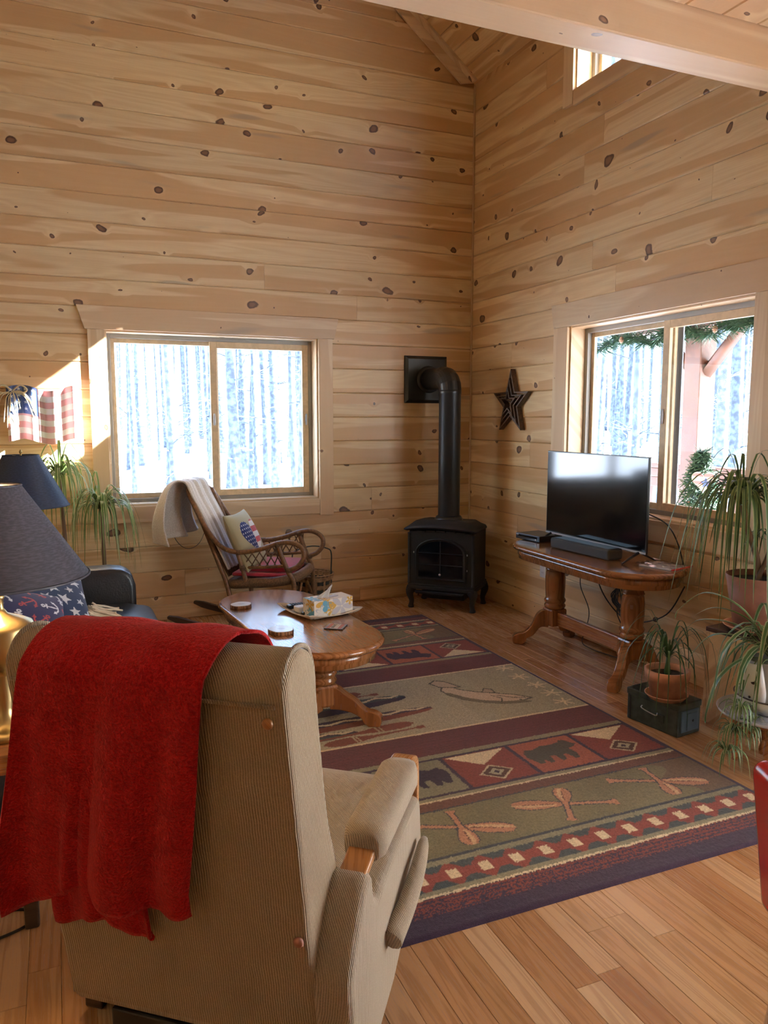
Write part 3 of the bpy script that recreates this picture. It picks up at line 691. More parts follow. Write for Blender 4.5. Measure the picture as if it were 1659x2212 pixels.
    shape([(.44, 1.67), (.40, 1.72), (.37, 1.69), (.38, 1.635)], fl_*.7, dk, .004)
    C[fld & inpoly(X, Y, body) & (dist(X, Y, body[8:14]) < .035)] = np.array((.13, .105, .065))
    line([(.42, 1.61), (.39, 1.55), (.42, 1.50)], dk, .004); line([(.24, 1.50), (.33, 1.54), (.39, 1.60)], dk, .004); C[fld & (np.hypot(X-.305, Y-1.50) < .008)] = dk
    for cx, cy, rot in ((.115, 1.97, 0), (.115, 1.81, .6), (.10, 1.655, 1.2), (.10, 1.52, .3), (.115, 1.385, .9)):
        for q in range(6):
            an = rot+q*PI/3+.2*math.sin(q*3); line([(cx, cy), (cx+.055*math.cos(an), cy+.05*math.sin(an))], cream, .006)
    def canoe(u0, v0, u1, v1, w, c1, c2):
        L = math.hypot(u1-u0, v1-v0); ux, uy = (u1-u0)/L, (v1-v0)/L; s_ = ((X-u0)*ux+(Y-v0)*uy)/L; t = ((X-u0)*-uy+(Y-v0)*ux)
        ww = w*np.clip(np.sin(np.clip(s_, 0, 1)*PI), 0, 1)**.35; ins = fld & (s_ > 0) & (s_ < 1) & (np.abs(t) < ww); C[ins] = c1; C[ins & (t > .0)] = c2
        C[ins & (np.abs(t-.25*w-.35*w*np.abs((s_*14) % 2-1)) < .010)] = cream*.9
    canoe(.85, 1.775, 1.95, 1.70, .075, purple, bluegrey); canoe(.79, 1.575, 1.9, 1.52, .058, rust*.6, purple); canoe(1.25, 1.43, 2.25, 1.46, .05, bluegrey, purple)
    def shoe(u0, v0, u1, v1):
        L = math.hypot(u1-u0, v1-v0); ux, uy = (u1-u0)/L, (v1-v0)/L; s_ = ((X-u0)*ux+(Y-v0)*uy)/L; t = np.abs((X-u0)*-uy+(Y-v0)*ux)
        w = np.interp(s_, [0, .05, .15, .3, .5, .9, .94, 1], [0, .028, .038, .034, .012, .006, .018, .014]); ins = fld & (s_ > 0) & (s_ < 1); C[ins & (t < w)] = rust*.62
        C[ins & (t < w) & ((np.abs(s_-.30) < .008) | (np.abs(s_-.335) < .008))] = cream*.6
    shoe(.96, 1.435, 1.55, 1.40); shoe(1.45, 1.345, .93, 1.375); shoe(1.05, 1.905, 1.6, 1.93); shoe(1.5, 1.86, .97, 1.865)
    C[(U < .028) | (U > RW_-.028)] = purple
    C *= (1.22+.26*RNG.random(U.shape))[..., None]
    edge = np.minimum(np.minimum(U, RW_-U), np.minimum(W, RL_-W)); Z = .010*np.clip(edge/.012, 0, 1)**.5+.0012*RNG.random(U.shape)*np.clip(edge/.02, 0, 1)
    Z[0, :] = Z[-1, :] = .0005; Z[:, 0] = Z[:, -1] = .0005
    P = np.stack([RUGX-U, RUGY+W, Z], -1)
    P = P[::-1]; C2 = C[::-1]
    o = printed('area_rug', P, C2, 'rug_pile'); return tag(o, 'lodge-style woven rug with bears, fish, canoes and crossed paddles on oak floor', 'rug')
make_rug()
# ------------------------------------------------------------------ trestle tables (a matching pair)
def stadium(L, W, n=20):
    out = []
    for s_ in (1, -1):
        for i in range(n+1):
            a = -PI/2+PI*i/n; out.append((s_*W*math.sin(a), s_*((L-W)+W*math.cos(a))))
    return out
def loft_rings(rings, cap=True):
    "rings of (poly, z) joined into a solid"
    b = MB(); n = len(rings[0][0]); vs = [(x, y, z) for poly, z in rings for x, y in poly]; fs = []
    for k in range(len(rings)-1):
        for i in range(n): j = (i+1) % n; fs.append((k*n+i, k*n+j, (k+1)*n+j, (k+1)*n+i))
    b.add(vs, fs, True); b.f.append(tuple(reversed(range(n)))); b.f.append(tuple(range((len(rings)-1)*n, len(rings)*n))); b.smooth += [False, False]; return b
def fix_normals(o):
    bm = bmesh.new(); bm.from_mesh(o.data); bmesh.ops.recalc_face_normals(bm, faces=bm.faces); bm.to_mesh(o.data); bm.free(); return o
def trestle(label, loc, rz, H, L, W, s_, reach, e, colr=1.0):
    t = thing('pedestal_table', label, 'table', loc, rz)
    def ring(d, z): return (stadium(L-d, W-d), z)
    fix_normals(loft_rings([ring(.030, H-.034), ring(.010, H-.032), ring(.002, H-.024), ring(.0, H-.016), ring(.003, H-.008), ring(.012, H-.002), ring(.018, H-.0005)]).build('table_edge', M['oak_leg'], t))
    fix_normals(loft_rings([ring(.018, H-.004), ring(.0182, H)]).build('table_top', M['oak_top'], t))
    fix_normals(loft_rings([ring(.045, H-.095), ring(.040, H-.092), ring(.040, H-.072), ring(.034, H-.066), ring(.034, H-.034)]).build('apron', M['oak_leg'], t))
    zc = H-.095; zb = .165 if H > .55 else .12
    for y in (s_, -s_):
        h = zc-.25 if H > .55 else zc-.20
        base = zc-h
        k = .062*colr
        pr = [(k*.95, 0), (k*1.08, .008), (k*1.12, .020), (k*1.02, .032), (k*1.0, .036), (k*1.10, .044), (k*1.14, .055), (k*1.05, .066), (k*.98, .072), (k*1.05, h*.42), (k*1.06, h*.62), (k*.98, h*.74), (k*.92, h*.775), (k*1.0, h*.785), (k*1.02, h*.80), (k*.95, h*.812), (k*.88, h*.90), (k*.98, h*.965), (k*1.04, h*.98), (k*1.04, h)]
        c = MB(); c.lathe([(r, base+z) for r, z in pr], 28, (0, y, 0)); co = c.build('column', M['oak_leg'], t)
        q = MB(); q.box((-.058, y-.058, zb-.03), (.058, y+.058, base)); q.build('block', M['oak_leg'], t, bevel=.012, seg=2)
        for sx in (-1, 1):
            # foot curves out and down from the block
            d = V((sx*reach, (e if y > 0 else -e), 0)); Ld = d.length; d.normalize(); n_ = V((-d.y, d.x, 0)); w = .027
            x0 = .04
            top = [(x0, base-.012), (x0+.035, base-.016), (x0+.075, base-.045), (Ld*.62, .125), (Ld*.80, .082), (Ld*.97, .072), (Ld+.02, .055), (Ld+.026, .03), (Ld+.018, .003)]
            bot = [(Ld-.035, .0), (Ld-.06, .018), (Ld*.72, .042), (Ld*.55, .065), (x0+.05, zb-.045), (x0, zb-.045)]
            pts = [(p.x, p.z) for p in bez([(a, 0, b_) for a, b_ in top], 4)]+[(p.x, p.z) for p in bez([(a, 0, b_) for a, b_ in bot], 4)]
            f = MB(); nn = len(pts); c0 = V((0, y, 0))
            f.add([c0+d*a+n_*w+V((0, 0, b_)) for a, b_ in pts]+[c0+d*a-n_*w+V((0, 0, b_)) for a, b_ in pts], [tuple(range(nn)), tuple(range(2*nn-1, nn-1, -1))]+[((i+1) % nn, i, nn+i, nn+(i+1) % nn) for i in range(nn)])
            f.build('foot', M['oak_leg'], t, bevel=.006, seg=2)
    q = MB(); zz = (base-.02) if H > .55 else base-.01
    q.box((-.016, -s_+.055, zz-.085), (.016, s_-.055, zz)); q.build('stretcher', M['oak_rail'], t, bevel=.004)
    return t
trestle('glossy oak trestle table holding the television under the window', (-.297, -2.041, 0), -.024, .67, .67, .27, .379, .213, .121)
trestle('low oval oak coffee table on the woven rug', (-2.140, -1.954, .0105), .07, .4395, .70, .288, .384, .213, .16)
# ------------------------------------------------------------------ television and what stands beside it
g = G('tv_screen'); M['tv_screen'] = g.pbr(Base_Color=(.004, .004, .005), Roughness=.10, Specular_IOR_Level=.35)
tv = thing('television', 'flat black television standing on the oak trestle table', 'television', (-.25, -1.966, .67))
b = MB(); b.box((0, -.478, .055), (.014, .478, .600)); b.build('bezel', M['black_plastic'], tv, bevel=.003)
b = MB(); b.box((-.0015, -.470, .072), (.001, .470, .592)); b.build('screen', M['tv_screen'], tv)
b = MB(); b.box((-.003, -.478, .055), (.0, .478, .066)); b.build('chin', M['silver_paint'], tv, bevel=.001)
b = MB(); b.box((.014, -.30, .08), (.055, .30, .38)); b.build('rear_housing', M['black_plastic'], tv, bevel=.01)
for y in (.42, -.42):
    b = MB(); b.tube([(.008, y, .062), (-.06, y, .03), (-.115, y, .004)], [.012, .010, .007], 6, flat=.6); b.tube([(.008, y, .062), (.07, y, .03), (.125, y, .004)], [.012, .010, .007], 6, flat=.6); b.build('stand_foot', M['black_plastic'], tv)
sb = thing('soundbar', 'charcoal soundbar lying in front of the television', 'speaker', (-.325, -2.01, .67), rz=.04)
b = MB(); b.box((-.062, -.268, .002), (.05, .268, .066)); b.build('cabinet', M['dark_grey_cloth'], sb, bevel=.014, seg=3)
b = MB(); b.box((-.045, -.25, .0645), (.035, .25, .0675)); b.build('top_panel', M['black_plastic'], sb, bevel=.001)
dv = thing('disc_player', 'slim black disc player at the end of the trestle table', 'disc player', (-.275, -1.485, .67), rz=.12)
b = MB(); b.box((-.10, -.085, .004), (.10, .155, .042)); b.build('case', M['black_plastic'], dv, bevel=.003)
b = MB(); b.box((-.1015, -.06, .022), (-.0995, .13, .034)); b.build('disc_tray', M['tv_screen'], dv)
b = MB(); b.lathe([(.0, 0), (.006, .0), (.006, .003), (0, .003)], 10, m=T(-.101, -.05, .016) @ Matrix.Rotation(-PI/2, 4, 'Y')); b.build('button', M['steel'], dv)
b = MB(); b.box((-.102, .125, .030), (-.0995, .150, .036)); b.build('badge', M['silver_paint'], dv)
# clear pouch with a red zip
g = G('clear_film'); gl = g.n('BsdfGlossy', None, Roughness=.12, Color=(1, 1, 1)); tr = g.n('BsdfTransparent', None, Color=(.92, .92, .95)); mx = g.n('MixShader', None, _0=.42, _1=tr.outputs[0], _2=gl.outputs[0]); g.t.links.new(mx.outputs[0], g.out.inputs[0]); M['clear_film'] = g.m
plain('red_zip', (.55, .05, .04), .5); plain('paper', (.80, .79, .77), .8)
po = thing('zip_pouch', 'clear plastic pouch with a red zip lying beside the television', 'pouch', (-.20, -2.52, .6705), rz=.25)
rr = random.Random(2); b = MB(); b.grid([[(-.10+.02*i, -.12+.024*j, .010+.006*math.sin(i*1.7+j)+.005*rr.random()) for j in range(11)] for i in range(11)]); b.build('film', M['clear_film'], po)
b = MB(); b.box((-.085, -.10, .001), (.085, .09, .006)); b.build('paper', M['paper'], po)
b = MB(); b.tube([(-.10, -.123, .008), (0, -.126, .008), (.10, -.122, .008)], .005, 6); b.build('zip', M['red_zip'], po)
# cables under the table
def cord(name, label, pts, r=.0035, mt='rope_black', n=8, group=None):
    b = MB(); b.tube(bez(pts, n), r, 6); o = b.build(name, M[mt]); return tag(o, label, 'cable', group)
cord('power_cord', 'thin black cord trailing from the trestle table down to the floor', [(-.10, -1.60, .60), (-.09, -1.66, .50), (-.10, -1.68, .38), (-.09, -1.76, .24), (-.10, -1.755, .12), (-.12, -1.74, .02), (-.13, -1.85, .005), (-.11, -2.0, .005), (-.10, -2.12, .012), (-.09, -2.2, .03)], .003)
cord('looped_cable', 'black cable hanging in one wide loop under the trestle table', [(-.12, -1.86, .59), (-.12, -1.87, .48), (-.10, -1.93, .36), (-.08, -2.05, .27), (-.08, -2.2, .26), (-.06, -2.42, .36), (-.06, -2.55, .55)], .0042)
cord('television_lead', 'black lead dropping from the back of the television to the wall', [(-.19, -2.36, .95), (-.14, -2.47, .90), (-.10, -2.52, .80), (-.08, -2.56, .66)], .004)
cb = thing('cable_bundle', 'tangled bundle of black cables tied up below the trestle table', 'cable', (-.11, -2.06, .26)); rr = random.Random(5)
for i in range(6):
    y0 = -.03+.03*i; z1 = .34; b = MB()
    pts = [(0, y0, z1), (.01, .01+rr.uniform(-.03, .03), .22), (0, rr.uniform(-.06, .06), .10), (.01, rr.uniform(-.16, .02), .03), (0, rr.uniform(-.20, -.05), rr.uniform(-.08, .0)), (.01, rr.uniform(-.12, .0), .04), (0, rr.uniform(.0, .07), .12), (.01, -.005, .22), (0, y0+.02, z1)]
    b.tube(bez(pts, 6), .0035, 5); b.build('cable', M['rope_black'], cb)
b = MB(); b.tube([(0, .025*math.cos(a), .215+.012*math.sin(a)) for a in np.linspace(0, 2*PI, 10)], .004, 5); b.build('tie', M['rope_black'], cb)
# wall outlet
ol = thing('wall_outlet', 'white double socket plate on the pine wall beneath the table', 'outlet', (0, -1.11, .38), rz=-PI/2)
b = MB(); b.box((-.036, -.006, -.058), (.036, 0, .058)); b.build('plate', M['white_plastic'], ol, bevel=.002)
for z in (-.024, .024):
    b = MB(); b.box((-.017, -.008, z-.014), (.017, -.004, z+.014)); s1 = b.build('socket', M['white_plastic'], ol, bevel=.003)
    for x in (-.006, .006): b = MB(); b.box((x-.001, -.0085, z-.002), (x+.001, -.0078, z+.007)); b.build('slot', M['rubber'], s1)
# ------------------------------------------------------------------ recliner seen from behind, with a red throw
rib_mat('corduroy', (.40, .30, .19), .0056, 'x'); rib_mat('corduroy_side', (.43, .345, .25), .0056, 'y')
rib_mat('corduroy_seat', (.43, .34, .24), .0056, 'x')
TH = math.radians(39)
rec = thing('recliner', 'beige corduroy recliner with wooden arms and red throw on its back', 'armchair', (-3.277, -3.978, 0), rz=-TH)
# local: x to the chair's right, y forwards, z up; the back panel spans x 0..0.61
RW0, RW1 = .0, .615
def slab(prof, x0, x1, nx=1, puff=0.0):
    "closed profile in (y,z) pulled across x"
    b = MB(); n = len(prof); vs = [(x0, y, z) for y, z in prof]+[(x1, y, z) for y, z in prof]
    b.add(vs, [tuple(range(n)), tuple(range(2*n-1, n-1, -1))]+[((i+1) % n, i, n+i, n+(i+1) % n) for i in range(n)]); return b
def crv(pts, n=5): return [(p.x, p.y) for p in bez([(a, b_, 0) for a, b_ in pts], n)]
shell = [(.015, .13), (.0, .16), (-.148, .955), (-.150, .972)]
top = crv([(-.150, .972), (-.146, 1.005), (-.118, 1.037), (-.070, 1.048), (-.020, 1.030), (.006, .985), (.012, .93)], 5)
front = crv([(.012, .93), (.035, .80), (.075, .62), (.135, .47), (.10, .40)], 4)
prof = shell+top[1:]+front[1:]+[(.06, .13)]
b = slab(prof, RW0, RW1); b.build('back', M['corduroy'], rec, bevel=.022, seg=3, smooth=False)
# padded head roll seam and side piping
b = MB(); b.tube([(RW0+.02, -.152, .962), (.3, -.153, .960), (RW1-.02, -.152, .962)], .004, 6); b.build('seam', M['corduroy'], rec)
for x in (RW0+.012, RW1-.012):
    b = MB(); b.tube([(x, yy+.006, zz+.004) for yy, zz in top[2:]+front[1:12]], .0055, 6); b.build('piping', M['corduroy_side'], rec)
for x, y, z in ((RW1-.035, -.146, .930), (RW0+.035, -.146, .930), (RW1-.02, -.052, .44)):
    b = MB(); b.lathe([(0, -.006), (.009, -.004), (.012, 0), (.009, .005), (0, .006)], 10, m=T(x, y-.006, z) @ Matrix.Rotation(PI/2, 4, 'X')); b.build('button', M['terracotta_dark'] if z < .5 else M['arm_wood'], rec)
# seat
b = slab(crv([(.06, .40), (.09, .45), (.30, .455), (.56, .475), (.645, .46), (.665, .41), (.65, .33), (.62, .30)], 4)+[(.06, .30)], .015, .60); b.build('seat', M['corduroy_seat'], rec, bevel=.025, seg=3)
# upholstered sides
side = crv([(.0, .09), (-.006, .20), (-.026, .33), (.0, .40), (.055, .475), (.095, .505), (.128, .492), (.145, .435), (.175, .412), (.22, .425), (.36, .445), (.52, .458), (.575, .445), (.592, .38), (.590, .285), (.46, .18)], 4)+[(.31, .095), (.20, .065), (.05, .06)]
b = slab(side, .604, .695); b.build('side_panel', M['corduroy_side'], rec, bevel=.018, seg=3)
b = slab([(max(y, .10), z) for y, z in side if y > .0], -.08, .011); b.build('side_panel', M['corduroy_side'], rec, bevel=.012, seg=2)
for xc in (.655, -.040):
    aw = thing('arm', None, None); aw.parent = rec
    b = MB(); ctr = bez([(xc, .085, .488), (xc, .14, .503), (xc, .25, .528), (xc, .42, .552), (xc, .525, .566), (xc, .575, .552), (xc, .590, .50), (xc, .588, .42)], 6)
    w = .031; t_ = .011; vs = []; n = len(ctr)
    for i, q in enumerate(ctr):
        d = (ctr[min(i+1, n-1)]-ctr[max(i-1, 0)]).normalized(); up = V((0, -d.z, d.y))
        vs += [q+V((-w, 0, 0))-up*t_, q+V((w, 0, 0))-up*t_, q+V((w, 0, 0))+up*t_, q+V((-w, 0, 0))+up*t_]
    fs = [(i*4+j, i*4+(j+1) % 4, i*4+4+(j+1) % 4, i*4+4+j) for i in range(n-1) for j in range(4)]+[(3, 2, 1, 0), (n*4-4, n*4-3, n*4-2, n*4-1)]
    b.add(vs, fs); b.build('arm_wood', M['arm_wood'], aw, bevel=.004)
    ya, yb = .170, .525; n = 12; m = 20; b = MB(); vs = []
    for i in range(n):
        t = i/(n-1); y = ya+(yb-ya)*t; e = min(t, 1-t)*(yb-ya); s_ = 1-.22*max(0, 1-e/.03)**2
        for j in range(m): a = 2*PI*j/m; ca, sa = math.cos(a), math.sin(a); vs.append(V((xc+.052*s_*math.copysign(abs(ca)**.5, ca), y, .522+.025*t+.040*s_*math.copysign(abs(sa)**.6, sa))))
    b.add(vs, [(i*m+j, i*m+(j+1) % m, i*m+m+(j+1) % m, i*m+m+j) for i in range(n-1) for j in range(m)], True); b.f += [tuple(reversed(range(m))), tuple(range((n-1)*m, n*m))]; b.smooth += [True, True]
    fix_normals(b.build('arm_pad', M['corduroy_seat'], aw))
# lever, footrest, base
b = MB(); pts = bez([(.706, .235, .262), (.720, .33, .295), (.724, .43, .330), (.716, .535, .352)], 4); b.tube(pts, [.028, .027, .026, .025, .024, .023, .022, .021, .020, .019, .017, .015, .010], 10); b.build('lever', M['corduroy_side'], rec)
b = slab([(.60, .16), (.655, .18), (.672, .32), (.62, .32)], .02, .60); b.build('footrest', M['corduroy_seat'], rec, bevel=.015)
b = MB(); b.box((.09, .02, .035), (.53, .50, .12)); b.build('mechanism', M['black_metal'], rec, bevel=.005)
for x in (.10, .50):
    b = MB(); b.box((x-.025, -.02, .0), (x+.025, .56, .035)); b.build('base_rail', M['black_metal'], rec, bevel=.004)
b = MB(); b.box((-.07, .13, 0.0), (-.02, .18, .06)); b.build('leg', M['dark_runner'], rec, bevel=.004)
b = MB(); b.box((.63, .13, 0.0), (.68, .18, .06)); b.build('leg', M['dark_runner'], rec, bevel=.004)
# throw
g = G('red_fleece'); nz = g.n('TexNoise', None, Vector=g.coord(), Scale=190.0, Detail=4.0, Roughness=.7).outputs[0]; n2 = g.n('TexNoise', None, Vector=g.coord(), Scale=26.0, Detail=3.0).outputs[0]
c = g.mix(g.mapr(nz, .35, .7), (.26, .004, .006), (.50, .012, .014)); c = g.mix(g.math('MULTIPLY', g.mapr(n2, .4, .7), .3), c, (.22, .003, .006))
M['red_fleece'] = g.pbr(Base_Color=c, Roughness=.95, Sheen_Weight=.35, Sheen_Roughness=.4, Sheen_Tint=(1, .35, .35), Specular_IOR_Level=.1, Normal=g.bump(g.math('ADD', nz, g.math('MULTIPLY', n2, .5)), .9, .006))
def throw_sheet(name, parent, hem, xl, xr, off, seed, s0=-.22, fold=1.0):
    "s runs from the front over the crest and down the back to the hem; xl/xr give the side edges"
    path = [V((.03, .80)), V((.018, .90)), V((.008, .985)), V((-.020, 1.036)), V((-.070, 1.056)), V((-.118, 1.046)), V((-.152, 1.012)), V((-.160, .972)), V((-.128, .80)), V((-.092, .60)), V((-.055, .40)), V((-.022, .22))]
    ps = bez([(p.x, p.y, 0) for p in path], 10); n = len(ps); acc = [0]
    for i in range(1, n): acc.append(acc[-1]+(ps[i]-ps[i-1]).length)
    icr = min(range(n), key=lambda i: abs(ps[i].y-1.056)+abs(ps[i].x+.07)); s_cr = acc[icr]
    def at(s_):
        s_ = min(max(s_, 0), acc[-1]-1e-6)
        for i in range(n-1):
            if acc[i+1] >= s_: t = (s_-acc[i])/(acc[i+1]-acc[i]+1e-9); p = ps[i].lerp(ps[i+1], t); d = (ps[i+1]-ps[i]).normalized(); return p, V((d.y, -d.x, 0))*-1 if False else V((-d.y, d.x, 0))*-1
    NS, NT = 90, 110; P = []; rr = random.Random(seed); ph = [rr.uniform(0, 6) for _ in range(6)]
    for i in range(NS+1):
        row = []
        for j in range(NT+1):
            t = j/NT; sh = hem(t); s_ = s_cr+s0+(sh-s0)*i/NS; k = s_-s_cr             # k>0: down the back
            p, nrm = at(s_); nrm = V((-nrm.x, -nrm.y, 0)) if False else nrm
            # outward = away from the cushion
            out = V((p.x+.05, p.y-.70, 0)); 
            if nrm.dot(out) < 0: nrm = -nrm
            kk = max(0, k); x = xl(kk, k)+(xr(kk, k)-xl(kk, k))*t
            amp = fold*min(1, max(0, (kk-.10)/.45)); f = amp*(.020*math.sin(t*9+ph[0]+kk*1.2)+.014*math.sin(t*19+ph[1]-kk*2)+.007*math.sin(t*33+ph[2]))+amp*.020
            f += .004*math.sin(t*14+k*9+ph[3])*(1-min(1, kk*3))
            x += amp*.012*math.sin(t*17+ph[4])
            d = off+max(-.002, f)
            row.append((x, p.x+nrm.x*d, p.y+nrm.y*d))
        P.append(row)
    b = MB(); b.grid(P); o = b.build(name, M['red_fleece'], parent)
    md = o.modifiers.new('solidify', 'SOLIDIFY'); md.thickness = .007; md.offset = 1.0
    hm = MB(); hm.tube([P[NS][j] for j in range(NT+1)], .0065, 6); hm.build('stitched_hem', M['red_fleece'], parent)
    return o
rc = rec.location; thr = thing('throw_blanket', 'bright red fleece blanket draped over the back of the beige recliner', 'blanket', tuple(rc), rz=-TH)
lerp = lambda a, b_, t: a+(b_-a)*min(1, max(0, t))
def hem1(t):
    return .655+.022*math.sin(t*7.5+.6)+.02*max(0, 1-t/.2)-.03*max(0, 1-abs(t-.36)/.3)-.045*max(0, (t-.6)/.4)
throw_sheet('cloth', thr, hem1, lambda kk, k: lerp(.095, -.055, kk/.62) if k > 0 else .12+.1*k, lambda kk, k: lerp(.495, .465, kk/.12) if (k > 0 and kk < .12) else (lerp(.465, .365, (kk-.12)/.46) if k > 0 else .51-.1*k), .016, 3)
throw_sheet('under_layer', thr, lambda t: .715+.018*math.sin(t*8+1), lambda kk, k: lerp(.10, .03, kk/.7), lambda kk, k: lerp(.40, .275, kk/.6), .006, 9, s0=.10, fold=.35)
# ------------------------------------------------------------------ red diner chair at the edge of the room
dc = thing('diner_chair', 'red vinyl diner chair with chrome legs beside the rug', 'chair', (-2.012, -4.968, 0), rz=-1.97)
# local x to the right, y away from the camera; the back rest faces the camera
def cushion(w, d, h, r, nm, mt, parent, m=None, seg=5):
    b = MB(); b.box((-w/2, -d/2, -h/2), (w/2, d/2, h/2), m); return b.build(nm, M[mt], parent, bevel=r, seg=seg, smooth=True)
o = cushion(.42, .055, .315, .027, 'backrest', 'red_vinyl', dc); o.location = (.005, -.07, .672); o.rotation_euler = (.12, 0, 0)
o = cushion(.42, .42, .07, .03, 'seat', 'red_vinyl', dc); o.location = (0, .19, .455)
b = MB(); b.tube([(-.212, -.02, .455), (.212, -.02, .455), (.212, .40, .455), (-.212, .40, .455)], .012, 8, closed=True); b.build('seat_band', M['chrome'], dc)
for sx in (-1, 1):
    b = MB(); b.tube(bez([(sx*.19, -.085, .70), (sx*.19, -.06, .55), (sx*.19, -.03, .42), (sx*.20, -.05, .2), (sx*.205, -.10, .0)], 4), .011, 8); b.build('leg', M['chrome'], dc)
    b = MB(); b.tube(bez([(sx*.18, .36, .42), (sx*.19, .37, .2), (sx*.205, .40, .0)], 4), .011, 8); b.build('leg', M['chrome'], dc)
# ------------------------------------------------------------------ cast-iron stove in the corner
st = thing('gas_stove', 'black cast-iron stove with arched glass door in the room corner', 'stove', (-.425, -.421, 0), rz=-PI/4)
HW = .262
b = MB(); b.box((-HW, -.19, .175), (HW, .17, .62)); b.build('body', M['stove_iron'], st, bevel=.012)
b = MB(); b.box((-HW-.012, -.205, .155), (HW+.012, .185, .185)); b.build('base_moulding', M['stove_iron'], st, bevel=.006)
b = MB(); b.box((-HW-.006, -.198, .185), (HW+.006, .178, .20)); b.build('base_step', M['stove_iron'], st, bevel=.004)
def topring(d, z, arch=0):
    o_ = []; w = HW+.030-d; f_ = -.225+d; r_ = .19-d
    for i in range(9): t = -1+2*i/8; o_.append((w*t, f_-.020*(1-t*t)))
    return o_+[(w, r_*.4), (w*.86, r_), (-w*.86, r_), (-w, r_*.4)]
rings = [(topring(.02, 0), .618), (topring(.0, 0), .630), (topring(.0, 0), .640), (topring(.03, 0), .655), (topring(.065, 0), .680), (topring(.075, 0), .686)]
bb_ = MB(); n = len(rings[0][0]); vs = []
for poly, z in rings:
    for x, y in poly: vs.append((x, y, z+(.022*(1-(x/HW)**2) if y < -.1 else 0)))
bb_.add(vs, [(k*n+i, k*n+(i+1) % n, (k+1)*n+(i+1) % n, (k+1)*n+i) for k in range(len(rings)-1) for i in range(n)], True); bb_.f += [tuple(reversed(range(n))), tuple(range((len(rings)-1)*n, len(rings)*n))]; bb_.smooth += [False, False]
fix_normals(bb_.build('top_plate', M['stove_iron'], st))
def arch(w, z0, zs, rise, n=14): return [(-w, z0), (w, z0), (w, zs)]+[(w*math.cos(PI*i/n), zs+rise*math.sin(PI*i/n)) for i in range(1, n)]+[(-w, zs)]
b = MB(); b.prism(arch(.205, .235, .45, .118), -.202, -.188); dr = b.build('door', M['stove_iron'], st, bevel=.004)
g = G('stove_glass'); M['stove_glass'] = g.pbr(Base_Color=(.004, .006, .009), Roughness=.08, Specular_IOR_Level=.7)
b = MB(); b.prism(arch(.178, .262, .45, .095), -.2045, -.2015); b.build('door_glass', M['stove_glass'], dr)
ap = arch(.195, .245, .45, .110)
b = MB(); b.tube([(x, -.205, z) for x, z in ap], .006, 6, closed=True); b.build('door_bead', M['stove_iron'], dr)
for x in (0,): b = MB(); b.box((x-.004, -.208, .265), (x+.004, -.203, .545)); b.build('muntin', M['stove_iron'], dr)
for z in (.36, .45): b = MB(); b.box((-.176, -.208, z-.003), (.176, -.203, z+.003)); b.build('muntin', M['stove_iron'], dr)
b = MB(); b.lathe([(0, -.008), (.008, -.006), (.011, 0), (.008, .006), (0, .008)], 10, m=T(.0, -.214, .285) @ Matrix.Rotation(PI/2, 4, 'X')); b.build('knob', M['steel'], dr)
for x, z in ((-.215, .45), (.215, .45), (.215, .33)): b = MB(); b.lathe([(0, -.008), (.004, -.006), (.004, .006), (0, .008)], 8, (x, -.208, z)); b.build('hinge_pin', M['steel'], dr)
for i in range(5):
    x = -.16+.08*i; b = MB(); b.box((x-.034, -.2005, .598+.02*(1-(x/.26)**2)-.004), (x+.034, -.188, .606+.02*(1-(x/.26)**2))); b.build('vent_slot', M['rubber'], st)
for sx in (-1, 1):
    b = MB(); b.lathe([(.014, 0), (.018, .006), (.014, .012), (.014, .39), (.018, .395), (.014, .40)], 10, (sx*(HW-.004), -.186, .20)); b.build('corner_bead', M['stove_iron'], st)
    for y in (-.168, .150):
        b = MB(); b.tube(bez([(sx*(HW-.018), y, .16), (sx*(HW-.004), y*1.06, .12), (sx*(HW-.016), y, .06), (sx*(HW-.012), y, .022), (sx*(HW-.010), y, .0)], 4), [.042, .041, .039, .036, .031, .027, .024, .022, .021, .020, .019, .019, .020, .023, .025, .024, .022], 12); b.build('leg', M['stove_iron'], st)
b = MB(); b.prism([(-.20, .15), (.20, .15), (.19, .128), (-.19, .128)], -.235, -.19); b.build('ash_lip', M['stove_iron'], st, bevel=.005)
b = MB(); b.box((-.17, -.13, .075), (.17, .12, .156)); b.build('valve_box', M['black_metal'], st, bevel=.004)
b = MB(); b.box((.10, -.134, .108), (.145, -.130, .122)); b.build('rating_plate', M['cotton_cream'], st)
# flue
fp = thing('flue_pipe', 'black stove flue rising from the stove and elbowing into the wall', 'flue pipe', (-.417, -.41, .683))
b = MB(); b.lathe([(.112, 0), (.112, .012), (.098, .034), (.0865, .04), (.0865, 0)], 32, cap=False); b.build('collar', M['stove_pipe_paint'], fp)
b = MB(); b.lathe([(.085, .0), (.085, .985), (.088, .99), (.088, 1.012), (.085, 1.016)], 36, cap=False); b.build('pipe', M['stove_pipe_paint'], fp)
b = MB(); zc, rad = 1.016, .098; ctrs = [V((0, rad*(1-math.cos(a)), zc+rad*math.sin(a))) for a in np.linspace(0, PI/2, 5)]
m = 28; vs = []
for i, (c, a) in enumerate(zip(ctrs, np.linspace(0, PI/2, 5))):
    ax1 = V((1, 0, 0)); ax2 = V((0, math.cos(a), -math.sin(a)))
    for j in range(m): th = 2*PI*j/m; vs.append(c+(ax1*math.cos(th)+ax2*math.sin(th))*.0885)
b.add(vs, [(i*m+j, i*m+(j+1) % m, i*m+m+(j+1) % m, i*m+m+j) for i in range(4) for j in range(m)], False); b.build('elbow', M['stove_pipe_paint'], fp)
